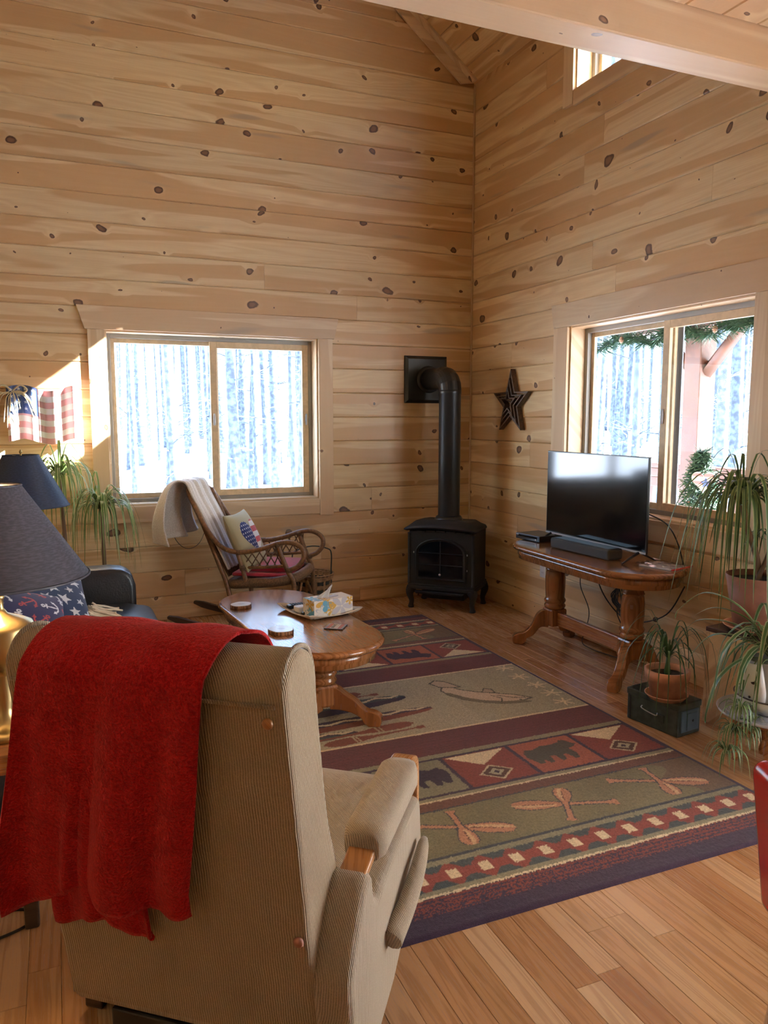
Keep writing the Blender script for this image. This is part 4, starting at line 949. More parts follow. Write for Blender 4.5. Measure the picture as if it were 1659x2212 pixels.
b = MB(); b.lathe([(.085, 0), (.085, .27)], 32, m=T(0, rad, zc+rad) @ Matrix.Rotation(-PI/2, 4, 'X'), cap=False); b.build('wall_run', M['stove_pipe_paint'], fp)
b = MB(); b.lathe([(.11, 0), (.108, .014), (.09, .022), (.086, .022)], 32, m=T(0, .376, zc+rad) @ Matrix.Rotation(PI/2, 4, 'X'), cap=False); b.build('wall_collar', M['stove_pipe_paint'], fp)
vp = thing('vent_plate', 'square black vent plate on the pine wall behind the flue', 'vent plate', (-.432, 0, 1.797))
b = MB(); q = .19; i_ = .165; b.add([(-q, 0, -q), (q, 0, -q), (q, 0, q), (-q, 0, q), (-q, -.012, -q), (q, -.012, -q), (q, -.012, q), (-q, -.012, q), (-i_, -.030, -i_), (i_, -.030, -i_), (i_, -.030, i_), (-i_, -.030, i_)], [(0, 3, 2, 1), (0, 1, 5, 4), (1, 2, 6, 5), (2, 3, 7, 6), (3, 0, 4, 7), (4, 5, 9, 8), (5, 6, 10, 9), (6, 7, 11, 10), (7, 4, 8, 11), (8, 9, 10, 11)]); fix_normals(b.build('plate', M['stove_pipe_paint'], vp))
# metal star on the wall
sr = thing('barn_star', 'rust-brown metal star of nested outlines hung on the pine wall', 'wall star', (0, -.683, 1.60), rz=-PI/2)
def star_ring(R_, w, y0, y1, nm):
    o_ = star_poly(0, 0, R_, 0, .40); k = (R_-w*2.6)/R_; i_ = [(x*k, z*k) for x, z in o_]; b = MB(); n = 10
    vs = [(x, y, z) for y in (y0, y1) for ring in (o_, i_) for x, z in ring]
    fs = []
    for i in range(n): j = (i+1) % n; fs += [(i, j, n+j, n+i), (2*n+i, 3*n+i, 3*n+j, 2*n+j), (i, 2*n+i, 2*n+j, j), (n+i, n+j, 3*n+j, 3*n+i)]
    b.add(vs, fs); return fix_normals(b.build(nm, M['rust_star'], sr))
star_ring(.255, .013, -.045, -.004, 'outer_star'); star_ring(.185, .011, -.058, -.012, 'middle_star'); star_ring(.118, .010, -.07, -.02, 'inner_star')
for i in range(5):
    a = 2*PI*i/5; b = MB(); b.tube([(.0, -.03, 0), (.17*math.sin(a), -.03, .17*math.cos(a))], .005, 5); b.build('spoke', M['rust_star'], sr)
# ------------------------------------------------------------------ things on the coffee table (top at z .45)
ZT = .4505
def tree_slice(x, y, r, label, seed):
    rr = random.Random(seed); t = thing('coaster', label, 'coaster', (x, y, ZT), group='tree-slice coasters')
    ring = [(r*(1+.05*math.sin(2*a+seed)+.03*math.sin(5*a)) * math.cos(a), r*(1+.05*math.sin(2*a+seed)+.03*math.sin(5*a))*math.sin(a)) for a in np.linspace(0, 2*PI, 37)[:-1]]
    sc = lambda k: [(x_*k, y_*k) for x_, y_ in ring]
    fix_normals(loft_rings([(sc(.97), 0), (sc(1), .003), (sc(1), .016), (sc(.97), .018)]).build('bark_rim', M['slice_bark'], t)); fix_normals(loft_rings([(sc(.95), .017), (sc(.945), .0195)]).build('slice_face', M['slice_face'], t))
g = G('slice_face'); x_, y_, z_ = g.sep(g.coord())[:3]; d = g.math('SQRT', g.math('ADD', g.math('MULTIPLY', x_, x_), g.math('MULTIPLY', y_, y_))); d = g.math('ADD', d, g.math('MULTIPLY', g.n('TexNoise', None, Vector=g.coord(), Scale=22.0).outputs[0], .012))
c = g.mix(g.math('MULTIPLY', g.math('ADD', g.math('MULTIPLY', g.math('SINE', g.math('MULTIPLY', d, 1300.0)), .5), .5), .25), (.66, .55, .40), (.50, .36, .22)); c = g.mix(g.mapr(d, .018, .030, 1, 0), c, (.48, .36, .25)); M['slice_face'] = g.pbr(Base_Color=c, Roughness=.3, Coat_Weight=.4)
g = G('slice_bark'); x_, y_, z_ = g.sep(g.coord())[:3]; nz = g.n('TexNoise', None, Vector=g.xyz(g.math('MULTIPLY', x_, 90), g.math('MULTIPLY', y_, 90), g.math('MULTIPLY', z_, 12)), Scale=1.0, Detail=2.0).outputs[0]; M['slice_bark'] = g.pbr(Base_Color=g.ramp(nz, [(.4, (.07, .025, .012)), (.58, (.32, .16, .08))]), Roughness=.6)
tree_slice(-2.355, -1.655, .056, 'tree-slice coaster alone near the rounded end of the coffee table', 1); tree_slice(-2.288, -2.232, .063, 'tree-slice coaster lying nearer the printed card on the coffee table', 4)
# cloth tray
attr_mat('tray_cloth', rough=.9, bump=.3)
n = 60; U, W = np.meshgrid(np.linspace(-1, 1, n), np.linspace(-1, 1, n), indexing='ij'); hx, hy = .165, .175
e = np.maximum(np.abs(U), np.abs(W)); P = np.stack([U*hx, W*hy, .002+.030*np.clip((e-.78)/.22, 0, 1)**1.5*(.35+.65*np.minimum(1, (np.abs(U)*np.abs(W))**2*1.3))], -1)
cc = np.zeros((n, n, 3)); cc[:] = (.42, .38, .32); cc[np.hypot(U, W) < .55] = (.30, .09, .09); cc[(np.sin(U*30)*np.sin(W*26) > .55)] = (.25, .22, .19); cc[e > .9] = (.66, .60, .50)
tr_ = tag(printed('cloth_tray', P, cc, 'tray_cloth'), 'small quilted cloth tray under the tissue box on the coffee table', 'tray'); tr_.location = (-1.985, -1.905, ZT); tr_.rotation_euler = (0, 0, .22); md = tr_.modifiers.new('solidify', 'SOLIDIFY'); md.thickness = .004; md.offset = 1
# tissue box with printed flowers
attr_mat('carton', rough=.5)
def flowers(U, W, seed, L, H):
    rr = random.Random(seed); C = np.zeros(U.shape+(3,)); C[:] = (.80, .77, .70); cols = [(.62, .38, .07), (.13, .38, .55), (.55, .55, .60), (.70, .66, .58), (.45, .50, .55)]
    spec = [(.30, .86, .062, 0, 5, .4), (.36, .62, .026, 1, 8, 0), (.45, .36, .040, 0, 6, .2), (.20, .28, .044, 4, 6, .5), (.71, .52, .070, 2, 5, .1), (.92, .80, .026, 0, 5, .3), (.28, .64, .03, 1, 2, 1.57)] if seed == 1 else [(rr.random(), rr.random(), rr.uniform(.02, .05), rr.choice((0, 1, 2, 4)), 6, rr.random()) for _ in range(6)]
    for u, w, r, k, m_, rot in spec:
        dx, dy = U-u*L, W-w*H; R_ = np.hypot(dx, dy); A = np.arctan2(dy, dx)+rot; pet = np.abs(np.cos(A*m_/2))*r
        ins = (R_ < pet) & (R_ > r*.08); C[ins] = cols[k]
        if k in (4,): C[ins & (R_ < pet*.8)] = (.80, .77, .70)
    return C
tb = thing('tissue_box', 'flower-printed tissue box with one tissue pulled up', 'tissue box', (-2.072, -2.084, ZT+.007), rz=.215); L_, W__, H_ = .235, .115, .092
def face(nm, o_, du, dv, L, H, seed, nu=120, nv=60):
    U, W = np.meshgrid(np.linspace(0, L, nu), np.linspace(0, H, nv), indexing='ij'); P = np.array(o_)[None, None]+U[..., None]*np.array(du)+W[..., None]*np.array(dv); return printed(nm, P, flowers(U, W, seed, L, H), 'carton', tb, sm=False)
face('carton_side', (0, 0, 0), (1, 0, 0), (0, 0, 1), L_, H_, 1); face('carton_side', (L_, 0, 0), (0, 1, 0), (0, 0, 1), W__, H_, 3, 60, 50); face('carton_side', (L_, W__, 0), (-1, 0, 0), (0, 0, 1), L_, H_, 1, 100, 50); face('carton_side', (0, W__, 0), (0, -1, 0), (0, 0, 1), W__, H_, 5, 60, 50); face('carton_top', (0, 0, H_), (1, 0, 0), (0, 1, 0), L_, W__, 7, 100, 60)
b = MB(); b.box((.002, .002, .001), (L_-.002, W__-.002, .003)); b.build('carton_base', M['paper'], tb)
b = MB(); b.lathe([(0, 0), (.04, .0), (.04, .0008), (0, .0008)], 20, m=T(L_/2, W__/2, H_+.0005) @ Matrix.Diagonal((1.6, .6, 1, 1))); b.build('slot', M['tray_grey'], tb)
rr = random.Random(3); P = []
for i in range(9):
    t = i/8; row = []
    for j in range(11): s_ = -1+2*j/10; row.append((L_/2-.03+.055*t+.035*s_*(1-t)**.8*(1 if s_ < 0 else .8), W__/2+.010*math.sin(s_*5+t*3)*(1-t*.6), H_+.001+.062*t*(1-.12*s_*s_)))
    P.append(row)
b = MB(); b.grid(P); o = b.build('tissue', M['paper'], tb)
# remotes in the tray
rm = thing('remote_control', 'long black remote control lying in the cloth tray', 'remote', (-2.045, -1.80, ZT+.008), rz=.15); b = MB(); b.box((-.09, -.023, 0), (.09, .023, .02)); b.build('case', M['black_plastic'], rm, bevel=.006)
bk = MB(); bk.box((-.004, -.0035, 0), (.004, .0035, .002)); bkm = bk.mesh('key', M['dark_grey_cloth'])
for i in range(10):
    for j in range(3): o = obj('key', bkm, rm); o.location = (-.07+.0155*i, -.012+.012*j, .0199)
rb = thing('remote_holder', 'cream plastic case lying between the remote and tissue box', 'case', (-2.06, -1.90, ZT+.008), rz=.2); b = MB(); b.box((-.06, -.03, 0), (.06, .03, .032)); b.build('case', M['white_plastic'], rb, bevel=.007); b = MB(); b.box((-.01, -.02, .0318), (.03, .02, .0328)); b.build('label', M['black_plastic'], rb)
kf = thing('key_fob', 'small black fob beside the cream case in the tray', 'key fob', (-2.075, -1.972, ZT+.008), rz=.2); b = MB(); b.box((-.03, -.014, 0), (.03, .014, .016)); b.build('case', M['black_plastic'], kf, bevel=.005); b = MB(); b.box((-.015, -.008, .0158), (.012, .008, .0168)); b.build('button', M['dark_grey_cloth'], kf)
# square printed coaster with lettering
n = 90; U, W = np.meshgrid(np.linspace(-1, 1, n), np.linspace(-1, 1, n), indexing='ij'); cc = np.zeros((n, n, 3)); cc[:] = (.66, .65, .62); a = np.abs(U)
cc[a > .78] = (.30, .32, .42)
for c0 in (.50, .68): cc[np.abs(a-c0) < .06] = (.48, .05, .05)
lim = (np.maximum(np.abs(U), np.abs(W)) > .93); cc[lim] = (.32, .34, .44)
cs = thing('printed_card', 'square striped card printed BRAVE on the oak table', 'card', (-2.012, -2.243, ZT+.0045), rz=-.62); hs = .047
fo = printed('printed_face', np.stack([U*hs, W*hs, np.full(U.shape, .0006)], -1), cc, 'carton', cs); b = MB(); b.box((-hs-.001, -hs-.001, -.004), (hs+.001, hs+.001, .0)); b.build('card_edge', M['rubber'], cs, bevel=.001)
def letters(txt, size, mt, parent, m, depth=.0002):
    cu = bpy.data.curves.new('lettering', 'FONT'); cu.body = txt; cu.size = size; cu.align_x = 'CENTER'; cu.align_y = 'CENTER'; cu.extrude = depth
    t_ = bpy.data.objects.new('lettering_curve', cu); COL.objects.link(t_); dg = bpy.context.evaluated_depsgraph_get(); me = bpy.data.meshes.new_from_object(t_.evaluated_get(dg)); bpy.data.objects.remove(t_); me.transform(m); me.materials.clear(); me.materials.append(M[mt]); return obj('lettering', me, parent)
plain('ink', (.03, .03, .05), .6); letters('BRAVE', .024, 'ink', cs, T(-.008, 0, .001) @ Rz(PI/2))
# ------------------------------------------------------------------ camera bag on the window stool
pu = thing('camera_case', 'dark teal leather case standing on the window ledge', 'case', (-2.425, .045, .871)); plain('teal_leather', (.018, .032, .038), .35, bump=.15, bscale=160)
b = MB(); b.box((-.095, -.04, 0), (.095, .04, .125)); b.build('body', M['teal_leather'], pu, bevel=.008); b = MB(); b.box((-.098, -.045, .060), (.098, .043, .130)); b.build('flap', M['teal_leather'], pu, bevel=.006)
b = MB(); b.lathe([(0, -.004), (.013, -.003), (.013, .003), (0, .004)], 12, m=T(.0, -.048, .07) @ Matrix.Rotation(PI/2, 4, 'X')); b.build('clasp', M['chrome'], pu)
b = MB(); b.tube(bez([(-.098, -.02, .085), (-.103, -.05, .0), (-.10, -.075, -.10), (-.05, -.09, -.27), (.03, -.10, -.34), (.12, -.10, -.30), (.17, -.09, -.16), (.12, -.06, -.02), (.098, -.02, .085)], 7), .0045, 6, flat=.5); b.build('strap', M['teal_leather'], pu)
# ------------------------------------------------------------------ black leather sofa with pillows
so = thing('sofa', 'black leather sofa with rounded arms along the left side of the rug', 'sofa', (0, 0, 0))
def pad(nm, a, b_, r, mt='black_leather', seg=4, puff=0): m_ = MB(); m_.box(a, b_); return m_.build(nm, M[mt], so, bevel=r, seg=seg, smooth=True)
def arm_solid(y0, y1):
    pr = [(-3.72, .06), (-3.72, .62), (-3.60, .640), (-3.0, .642), (-2.92, .630), (-2.885, .595), (-2.868, .54), (-2.865, .06)]; m_ = MB(); m_.prism(pr, y0, y1); return m_.build('arm', M['black_leather'], so, bevel=.03, seg=4, smooth=True)
arm_solid(-1.27, -1.08); arm_solid(-3.00, -2.81)
pad('seat_base', (-3.70, -2.81, .06), (-2.84, -1.27, .30), .02); pad('back', (-3.80, -2.81, .10), (-3.52, -1.27, .82), .05)
for y0, y1 in ((-2.10, -1.275), (-2.805, -2.105)):
    m_ = MB(); pr = [(-3.55, .30), (-2.82, .30), (-2.785, .335), (-2.78, .39), (-2.81, .425), (-2.86, .432), (-2.92, .448), (-3.2, .455), (-3.55, .45)]; m_.prism(pr, y0, y1); m_.build('seat_cushion', M['black_leather'], so, bevel=.022, seg=3, smooth=True)
for x in (-3.66, -2.92):
    for y in (-1.18, -2.92): m_ = MB(); m_.lathe([(.022, 0), (.03, .06)], 12, (x, y, 0)); m_.build('foot', M['dark_runner'], so)
attr_mat('pillow_print', rough=.9, sheen=.2, bump=.35, bscale=500)
def pillow(name, label, loc, rot, s_, th, cols, n=150, asp=1.0):
    root = thing(name, label, 'pillow', loc, rot=rot)
    U, W = np.meshgrid(np.linspace(-1, 1, n), np.linspace(-1, 1, n), indexing='ij'); pin = 1-.10*(U**2)*(1-W**2)*0
    X = U*s_*(1-.07*(1-np.abs(W)**2)*np.abs(U)**3); Z = W*s_*asp*(1-.07*(1-np.abs(U)**2)*np.abs(W)**3); H = th*(np.clip(1-U**2, 0, 1)*np.clip(1-W**2, 0, 1))**.42
    printed('front_cover', np.stack([X, -H, Z], -1), cols(U, W), 'pillow_print', root); o = printed('back_cover', np.stack([X, H, Z], -1)[::-1], cols(U, W)[::-1], 'pillow_print', root); return root
def stars_cols(U, W):
    C = np.zeros(U.shape+(3,)); C[:] = (.012, .03, .085)
    k = 0
    for i in range(-3, 4):
        for j in range(-3, 4):
            cx, cy = i*.36+(.18 if j % 2 else 0), j*.32; k += 1; C[inpoly(U, W, star_poly(cx, cy, .135+.03*((k*7) % 3-1), (k*1.7) % 1.2, .42))] = (.62, .64, .68)
    return C
def anchor_cols(U, W):
    C = np.zeros(U.shape+(3,)); C[:] = (.012, .010, .065); k = 0
    for i in range(-2, 3):
        for j in range(-2, 3):
            k += 1; cx, cy = i*.44+(.2 if j % 2 else 0), j*.42; r = (k*2.4) % 6.28; c, s_ = math.cos(r), math.sin(r); X = ((U-cx)*c+(W-cy)*s_)/.19; Y = (-(U-cx)*s_+(W-cy)*c)/.19
            m_ = (np.abs(np.hypot(X, Y-.78)-.16) < .075) | ((np.abs(X) < .085) & (Y > -.85) & (Y < .65)) | ((np.abs(Y-.42) < .08) & (np.abs(X) < .36)) | ((np.abs(np.hypot(X, Y+.12)-.75) < .09) & (Y < -.25)) | inpoly(X, Y, [(.95, -.15), (.52, -.35), (.85, -.62)]) | inpoly(X, Y, [(-.95, -.15), (-.52, -.35), (-.85, -.62)])
            C[m_] = (.70, .70, .74) if k % 2 else (.40, .045, .05)
    return C
pillow('star_pillow', 'navy pillow printed with white stars lying on the black sofa', (-3.36, -1.70, .545), (-1.0, .22, .30), .25, .09, stars_cols)
pillow('anchor_pillow', 'navy pillow printed with white and red anchors on the sofa', (-3.47, -2.06, .545), (-1.0, .25, .25), .25, .09, anchor_cols)
fr = thing('fringed_throw', 'cream knotted fringe of a throw spilling onto the sofa seat', 'throw', (-3.08, -1.60, .462)); rr = random.Random(6)
for i in range(22):
    y = -.10+.0095*i; L = rr.uniform(.06, .16); a = rr.uniform(-.5, .5); x0 = rr.uniform(-.09, -.02)
    m_ = MB(); m_.tube(bez([(x0, y, .035+rr.uniform(0, .02)), (x0+L*.4, y+a*.03, .02+rr.uniform(0, .015)), (x0+L*.8, y+a*.07, .005+rr.uniform(0, .01)), (x0+L, y+a*.10, .004)], 4), .0055, 6); m_.build('tassel', M['cotton_cream'], fr)
m_ = MB(); m_.box((-.20, -.12, -.004), (-.04, .12, .012)); m_.build('weave', M['cotton_cream'], fr, bevel=.01, seg=3)
# ------------------------------------------------------------------ lamps and end tables
def end_table(label, x, y, w, d, h, shelf=True):
    t = thing('end_table', label, 'table', (x, y, 0)); q = MB(); q.box((-w/2, -d/2, h-.03), (w/2, d/2, h)); q.build('table_top', M['end_table_wood'], t, bevel=.006)
    q = MB(); q.box((-w/2+.03, -d/2+.09, h-.12), (w/2-.03, d/2-.09, h-.03)); q.build('apron', M['end_table_wood'], t, bevel=.003)
    for sx in (-1, 1):
        for sy in (-1, 1): q = MB(); q.box((sx*(w/2-.04)-.02, sy*(d/2-.11)-.02, 0), (sx*(w/2-.04)+.02, sy*(d/2-.11)+.02, h-.03)); q.build('leg', M['dark_runner'], t, bevel=.006)
    if not shelf: return t
    q = MB(); q.box((-w/2+.05, -d/2+.05, .16), (w/2-.05, d/2-.05, .18)); q.build('shelf', M['end_table_wood'], t, bevel=.003); return t
end_table('wooden end table beside the recliner carrying the brass lamp', -3.55, -3.295, .42, .50, .60, False)
end_table('wooden end table between sofa arm and wall with the navy lamp', -3.47, -.74, .42, .42, .58)
def shade_mat(name, col, trans):
    g = G(name); x_, y_, z_ = g.sep(g.coord())[:3]; ang_ = g.math('ARCTAN2', y_, x_)
    nz = g.n('TexNoise', None, Vector=g.xyz(g.math('MULTIPLY', ang_, 9.0), g.math('MULTIPLY', z_, 260.0), 0), Scale=1.0, Detail=3.0).outputs[0]
    c = g.mix(g.mapr(nz, .4, .65), tuple(q*.72 for q in col), tuple(q*1.25 for q in col)); df = g.n('BsdfDiffuse', None, Color=c); tl = g.n('BsdfTranslucent', None, Color=tuple(min(1, q*2.2) for q in col)); gl = g.n('BsdfGlossy', None, Roughness=.45, Color=(.5, .5, .5))
    m1 = g.n('MixShader', None, _0=trans, _1=df.outputs[0], _2=tl.outputs[0]); m2 = g.n('MixShader', None, _0=.06, _1=m1.outputs[0], _2=gl.outputs[0]); g.t.links.new(m2.outputs[0], g.out.inputs[0]); M[name] = g.m
shade_mat('shade_linen', (.052, .049, .064), .14); shade_mat('shade_navy', (.030, .042, .085), .12); plain('shade_lining', (.75, .72, .66), .8)
plain('bulb_glass', (.9, .85, .75), .4)
def lamp(label, loc, z0, z1, r0, r1, prof, watts, mt):
    t = thing('table_lamp', label, 'lamp', loc); b = MB(); b.lathe(prof, 32); b.build('base', M['brass'], t)
    b = MB(); b.lathe([(r0, z0), (r1, z1)], 48, cap=False); sh = b.build('lamp_shade', M[mt], t)
    b = MB(); b.lathe([(r0-.004, z0+.002), (r1-.004, z1-.002)], 48, cap=False); b.build('lining', M[mt], sh)
    for r, z in ((r0, z0), (r1, z1)): b = MB(); b.tube([(r*math.cos(a), r*math.sin(a), z) for a in np.linspace(0, 2*PI, 49)[:-1]], .0035, 6, closed=True); b.build('shade_trim', M[mt], sh)
    zt = prof[-1][1]; b = MB(); b.tube([(0, 0, zt-.01), (0, 0, z1+.015)], .005, 8); b.build('stem', M['brass'], t)
    b = MB(); b.lathe([(0, z1+.012), (.008, z1+.014), (.010, z1+.022), (.004, z1+.032), (0, z1+.036)], 10); b.build('finial', M['brass'], t)
    for a in (0, 2.09, 4.19): b = MB(); b.tube([(0, 0, z1-.006), (r1*math.cos(a), r1*math.sin(a), z1-.003)], .002, 5); b.build('spider_wire', M['brass'], t)
    b = MB(); b.lathe([(0, zt+.01), (.014, zt+.02), (.030, zt+.055), (.028, zt+.085), (0, zt+.105)], 14, (.02, 0, 0)); b.build('bulb', M['bulb_glass'], t)
    if watts:
        l = bpy.data.lights.new('lamp_light', 'POINT'); l.energy = watts; l.color = (1.0, .62, .28); l.shadow_soft_size = .035; o = bpy.data.objects.new('lamp_light', l); COL.objects.link(o); o.parent = t; o.location = (-.02, 0, zt+.13)
    return t
font = [(.075, 0), (.085, .004), (.085, .014), (.06, .024), (.028, .04), (.022, .08), (.03, .13), (.022, .17), (.03, .19), (.060, .205), (.083, .225), (.088, .245), (.088, .305), (.083, .318), (.060, .330), (.022, .345), (.012, .36), (.012, .385), (.016, .39), (.012, .40)]
lamp('brass table lamp with a grey linen shade beside the recliner', (-3.417, -3.447, .60), .447, .70, .238, .073, font, 22, 'shade_linen')
lamp('table lamp with a smooth navy shade behind the sofa arm', (-3.445, -.74, .58), .385, .685, .255, .10, [(.07, 0), (.08, .01), (.05, .03), (.03, .08), (.06, .16), (.055, .22), (.02, .28), (.012, .33)], 0, 'shade_navy')
cord('lamp_cord', 'black lamp cord looped on the floor beside the recliner', [(-3.46, -3.36, .005), (-3.43, -3.345, .005), (-3.39, -3.365, .005), (-3.375, -3.40, .005), (-3.40, -3.44, .005), (-3.47, -3.47, .005), (-3.60, -3.50, .005)], .0045)
# ------------------------------------------------------------------ rattan rocking chair
rk = thing('rocking_chair', 'rattan rocking chair with latticed arms under the window', 'rocking chair', (-1.90, -.61, 0), rz=math.radians(-122))
def rt(nm, pts, r, mt='rattan', n=7, parent=None, k=10): b = MB(); b.tube(bez(pts, n), r, k); return b.build(nm, M[mt], parent or rk)
for sx in (-1, 1):
    b = MB(); ctr = [V((sx*.225, y, .034+.10*((y-.02)/.72)**2*(1.0 if y < 0 else .8))) for y in np.linspace(-.68, .46, 18)]
    vs = []
    for i, q in enumerate(ctr):
        d = (ctr[min(i+1, 17)]-ctr[max(i-1, 0)]).normalized(); up = V((0, -d.z, d.y)); w = .016; h = .022 if 0 < i < 17 else .010
        vs += [q+V((-w, 0, 0))-up*h, q+V((w, 0, 0))-up*h, q+V((w, 0, 0))+up*h, q+V((-w, 0, 0))+up*h]
    b.add(vs, [(i*4+j, i*4+(j+1) % 4, i*4+4+(j+1) % 4, i*4+4+j) for i in range(17) for j in range(4)]+[(3, 2, 1, 0), (68, 69, 70, 71)]); b.build('runner', M['dark_runner'], rk, bevel=.004)
    rt('front_leg', [(sx*.24, .235, .055), (sx*.245, .225, .22), (sx*.25, .22, .40), (sx*.262, .19, .47), (sx*.268, .145, .58), (sx*.268, .12, .655)], .016)
    rt('rear_leg', [(sx*.225, -.235, .055), (sx*.215, -.23, .20), (sx*.21, -.255, .36), (sx*.205, -.33, .55), (sx*.20, -.43, .80), (sx*.19, -.51, .985)], .016)
    rt('arm_post', [(sx*.255, -.10, .38), (sx*.262, -.13, .50), (sx*.265, -.16, .60)], .014)
    rt('arm_rail', [(sx*.14, -.545, 1.01), (sx*.205, -.50, .955), (sx*.235, -.40, .78), (sx*.258, -.28, .64), (sx*.266, -.15, .600), (sx*.268, .0, .625), (sx*.268, .13, .668), (sx*.268, .22, .672), (sx*.268, .285, .635), (sx*.268, .295, .575), (sx*.268, .255, .520), (sx*.266, .205, .495)], .0165)
    rt('arm_lower_rail', [(sx*.262, -.125, .495), (sx*.265, .02, .505), (sx*.265, .18, .52)], .012)
    for i in range(6):
        y = -.12+.052*i
        for s2 in (-1, 1):
            ya, yb = (y, y+.075) if s2 > 0 else (y+.075, y); za = .503+.05*(ya+.12)*.5; zb = .600+.20*max(0, yb+.12)*.9
            b = MB(); b.tube([(sx*.265, min(ya, .15), za), (sx*.266, min(yb, .15), min(zb, .655))], .0042, 6); b.build('lattice_cane', M['rattan_wrap'], rk)
    for y, z in ((.195, .49), (.12, .655), (-.15, .60), (-.125, .495)):
        b = MB(); b.lathe([(.019, -.016), (.021, 0), (.019, .016)], 10, (sx*.266, y, z)); b.build('binding', M['rattan_wrap'], rk)
    rt('brace', [(sx*.24, .235, .12), (sx*.15, .225, .28), (sx*.06, .22, .36)], .010); rt('side_stretcher', [(sx*.235, .23, .16), (sx*.225, 0, .19), (sx*.22, -.235, .16)], .010)
# back hoop and woven back
rt('back_hoop', [(-.14, -.545, 1.01), (0, -.56, 1.03), (.14, -.545, 1.01)], .0165)
for i in range(17):
    x = -.185+.0232*i; b = MB(); b.tube(bez([(x*1.05, -.245, .42), (x*1.0, -.345, .60), (x*.95, -.445, .82), (x*.85, -.535, .995)], 4), .006, 5); b.build('back_cane', M['rattan_wrap'], rk)
for k in range(9):
    t = (k+.5)/9; y, z = -.245-.29*t, .42+.575*t; b = MB(); b.tube([(-.205, y, z), (0, y-.012, z), (.205, y, z)], .006, 5); b.build('back_weaver', M['rattan_wrap'], rk)
# wrapped seat
ring = [(.245*math.copysign(abs(math.cos(a))**.55, math.cos(a)), -.01+.245*math.copysign(abs(math.sin(a))**.6, math.sin(a)), .395+.035*math.sin(a)) for a in np.linspace(0, 2*PI, 49)[:-1]]
b = MB(); b.tube(ring, .031, 10, closed=True, flat=1.1); b.build('seat_rim', M['rattan_wrap'], rk)
for i in range(13):
    x = -.21+.035*i; b = MB(); b.tube([(x, -.235, .375), (x, .225, .425)], .008, 5); b.build('seat_cane', M['rattan_wrap'], rk)
for i in range(12):
    y = -.215+.038*i; b = MB(); b.tube([(-.23, y, .398+.05*y/.24*.7), (.23, y, .398+.05*y/.24*.7)], .0065, 5); b.build('seat_weaver', M['rattan_wrap'], rk)
plain('crimson_cotton', (.36, .012, .035), .85, noise=.12, nscale=30, Sheen_Weight=.3)
RKM = Matrix.Translation((-1.90, -.61, 0)) @ Rz(math.radians(-122))
cu = thing('seat_cushion', 'crimson folded cushion on the seat of the rattan rocker', 'cushion', (-1.90, -.61, 0), rz=math.radians(-122))
def soft(nm, a, b_, r, mt, parent, wob=.006, seed=1, n=9):
    x0, y0, z0 = a; x1, y1, z1 = b_; m_ = MB(); m_.box(a, b_); o = m_.build(nm, M[mt], parent, bevel=r, seg=4, smooth=True); rr = random.Random(seed)
    for v in o.data.vertices: v.co.z += wob*math.sin(v.co.x*19+seed)*math.cos(v.co.y*17); v.co.y += wob*.8*math.sin(v.co.x*15+2)
    return o
o = soft('lower_fold', (-.20, -.215, .428), (.225, .18, .452), .012, 'crimson_cotton', cu, .004, 2); o = soft('upper_fold', (-.19, -.16, .455), (.19, .195, .492), .017, 'crimson_cotton', cu, .006, 3)
def heart_cols(U, W):
    C = np.zeros(U.shape+(3,)); C[:] = (.42, .38, .24); hp = [(x*.75, z*.75+.05) for x, z in heart_poly(0, 0, 1.0)]; ins = inpoly(U, W, hp)
    C[ins] = (.78, .76, .74); C[ins & (U > .0) & (np.floor((W+1)*5.2) % 2 == 0)] = (.45, .05, .06)
    nav = ins & ((U < -.02+.35*np.clip(-W-.05, -1, 1)*0) & (np.hypot(U+.33, W-.12) < .62)); C[nav] = (.012, .025, .15)
    gx, gy = (U*7.5+.5*(np.floor(W*7.5) % 2)) % 1-.5, (W*7.5) % 1-.5; C[nav & (np.hypot(gx, gy) < .22)] = (.7, .7, .74)
    C[ins & (W < -.42)] = np.where((np.floor((W+1)*5.2) % 2 == 0)[ins & (W < -.42)][:, None], (.45, .05, .06), (.78, .76, .74)); return C
hp_ = RKM @ V((.075, -.165, .655)); pillow('heart_pillow', 'tan pillow with a starred and striped heart in the rocker', tuple(hp_), (-.42, 0, math.radians(-122)+PI), .205, .07, heart_cols)
# white throw over the rocker's back
g = G('white_fleece'); nz = g.n('TexNoise', None, Vector=g.coord(), Scale=160.0, Detail=3.0).outputs[0]; M['white_fleece'] = g.pbr(Base_Color=g.mix(g.mapr(nz, .4, .65), (.66, .60, .54), (.78, .73, .68)), Roughness=.95, Sheen_Weight=.4, Normal=g.bump(nz, .4, .004))
wt = thing('white_throw', 'soft white throw hanging over the back of the rattan rocker', 'blanket', (-1.90, -.61, 0), rz=math.radians(-122))
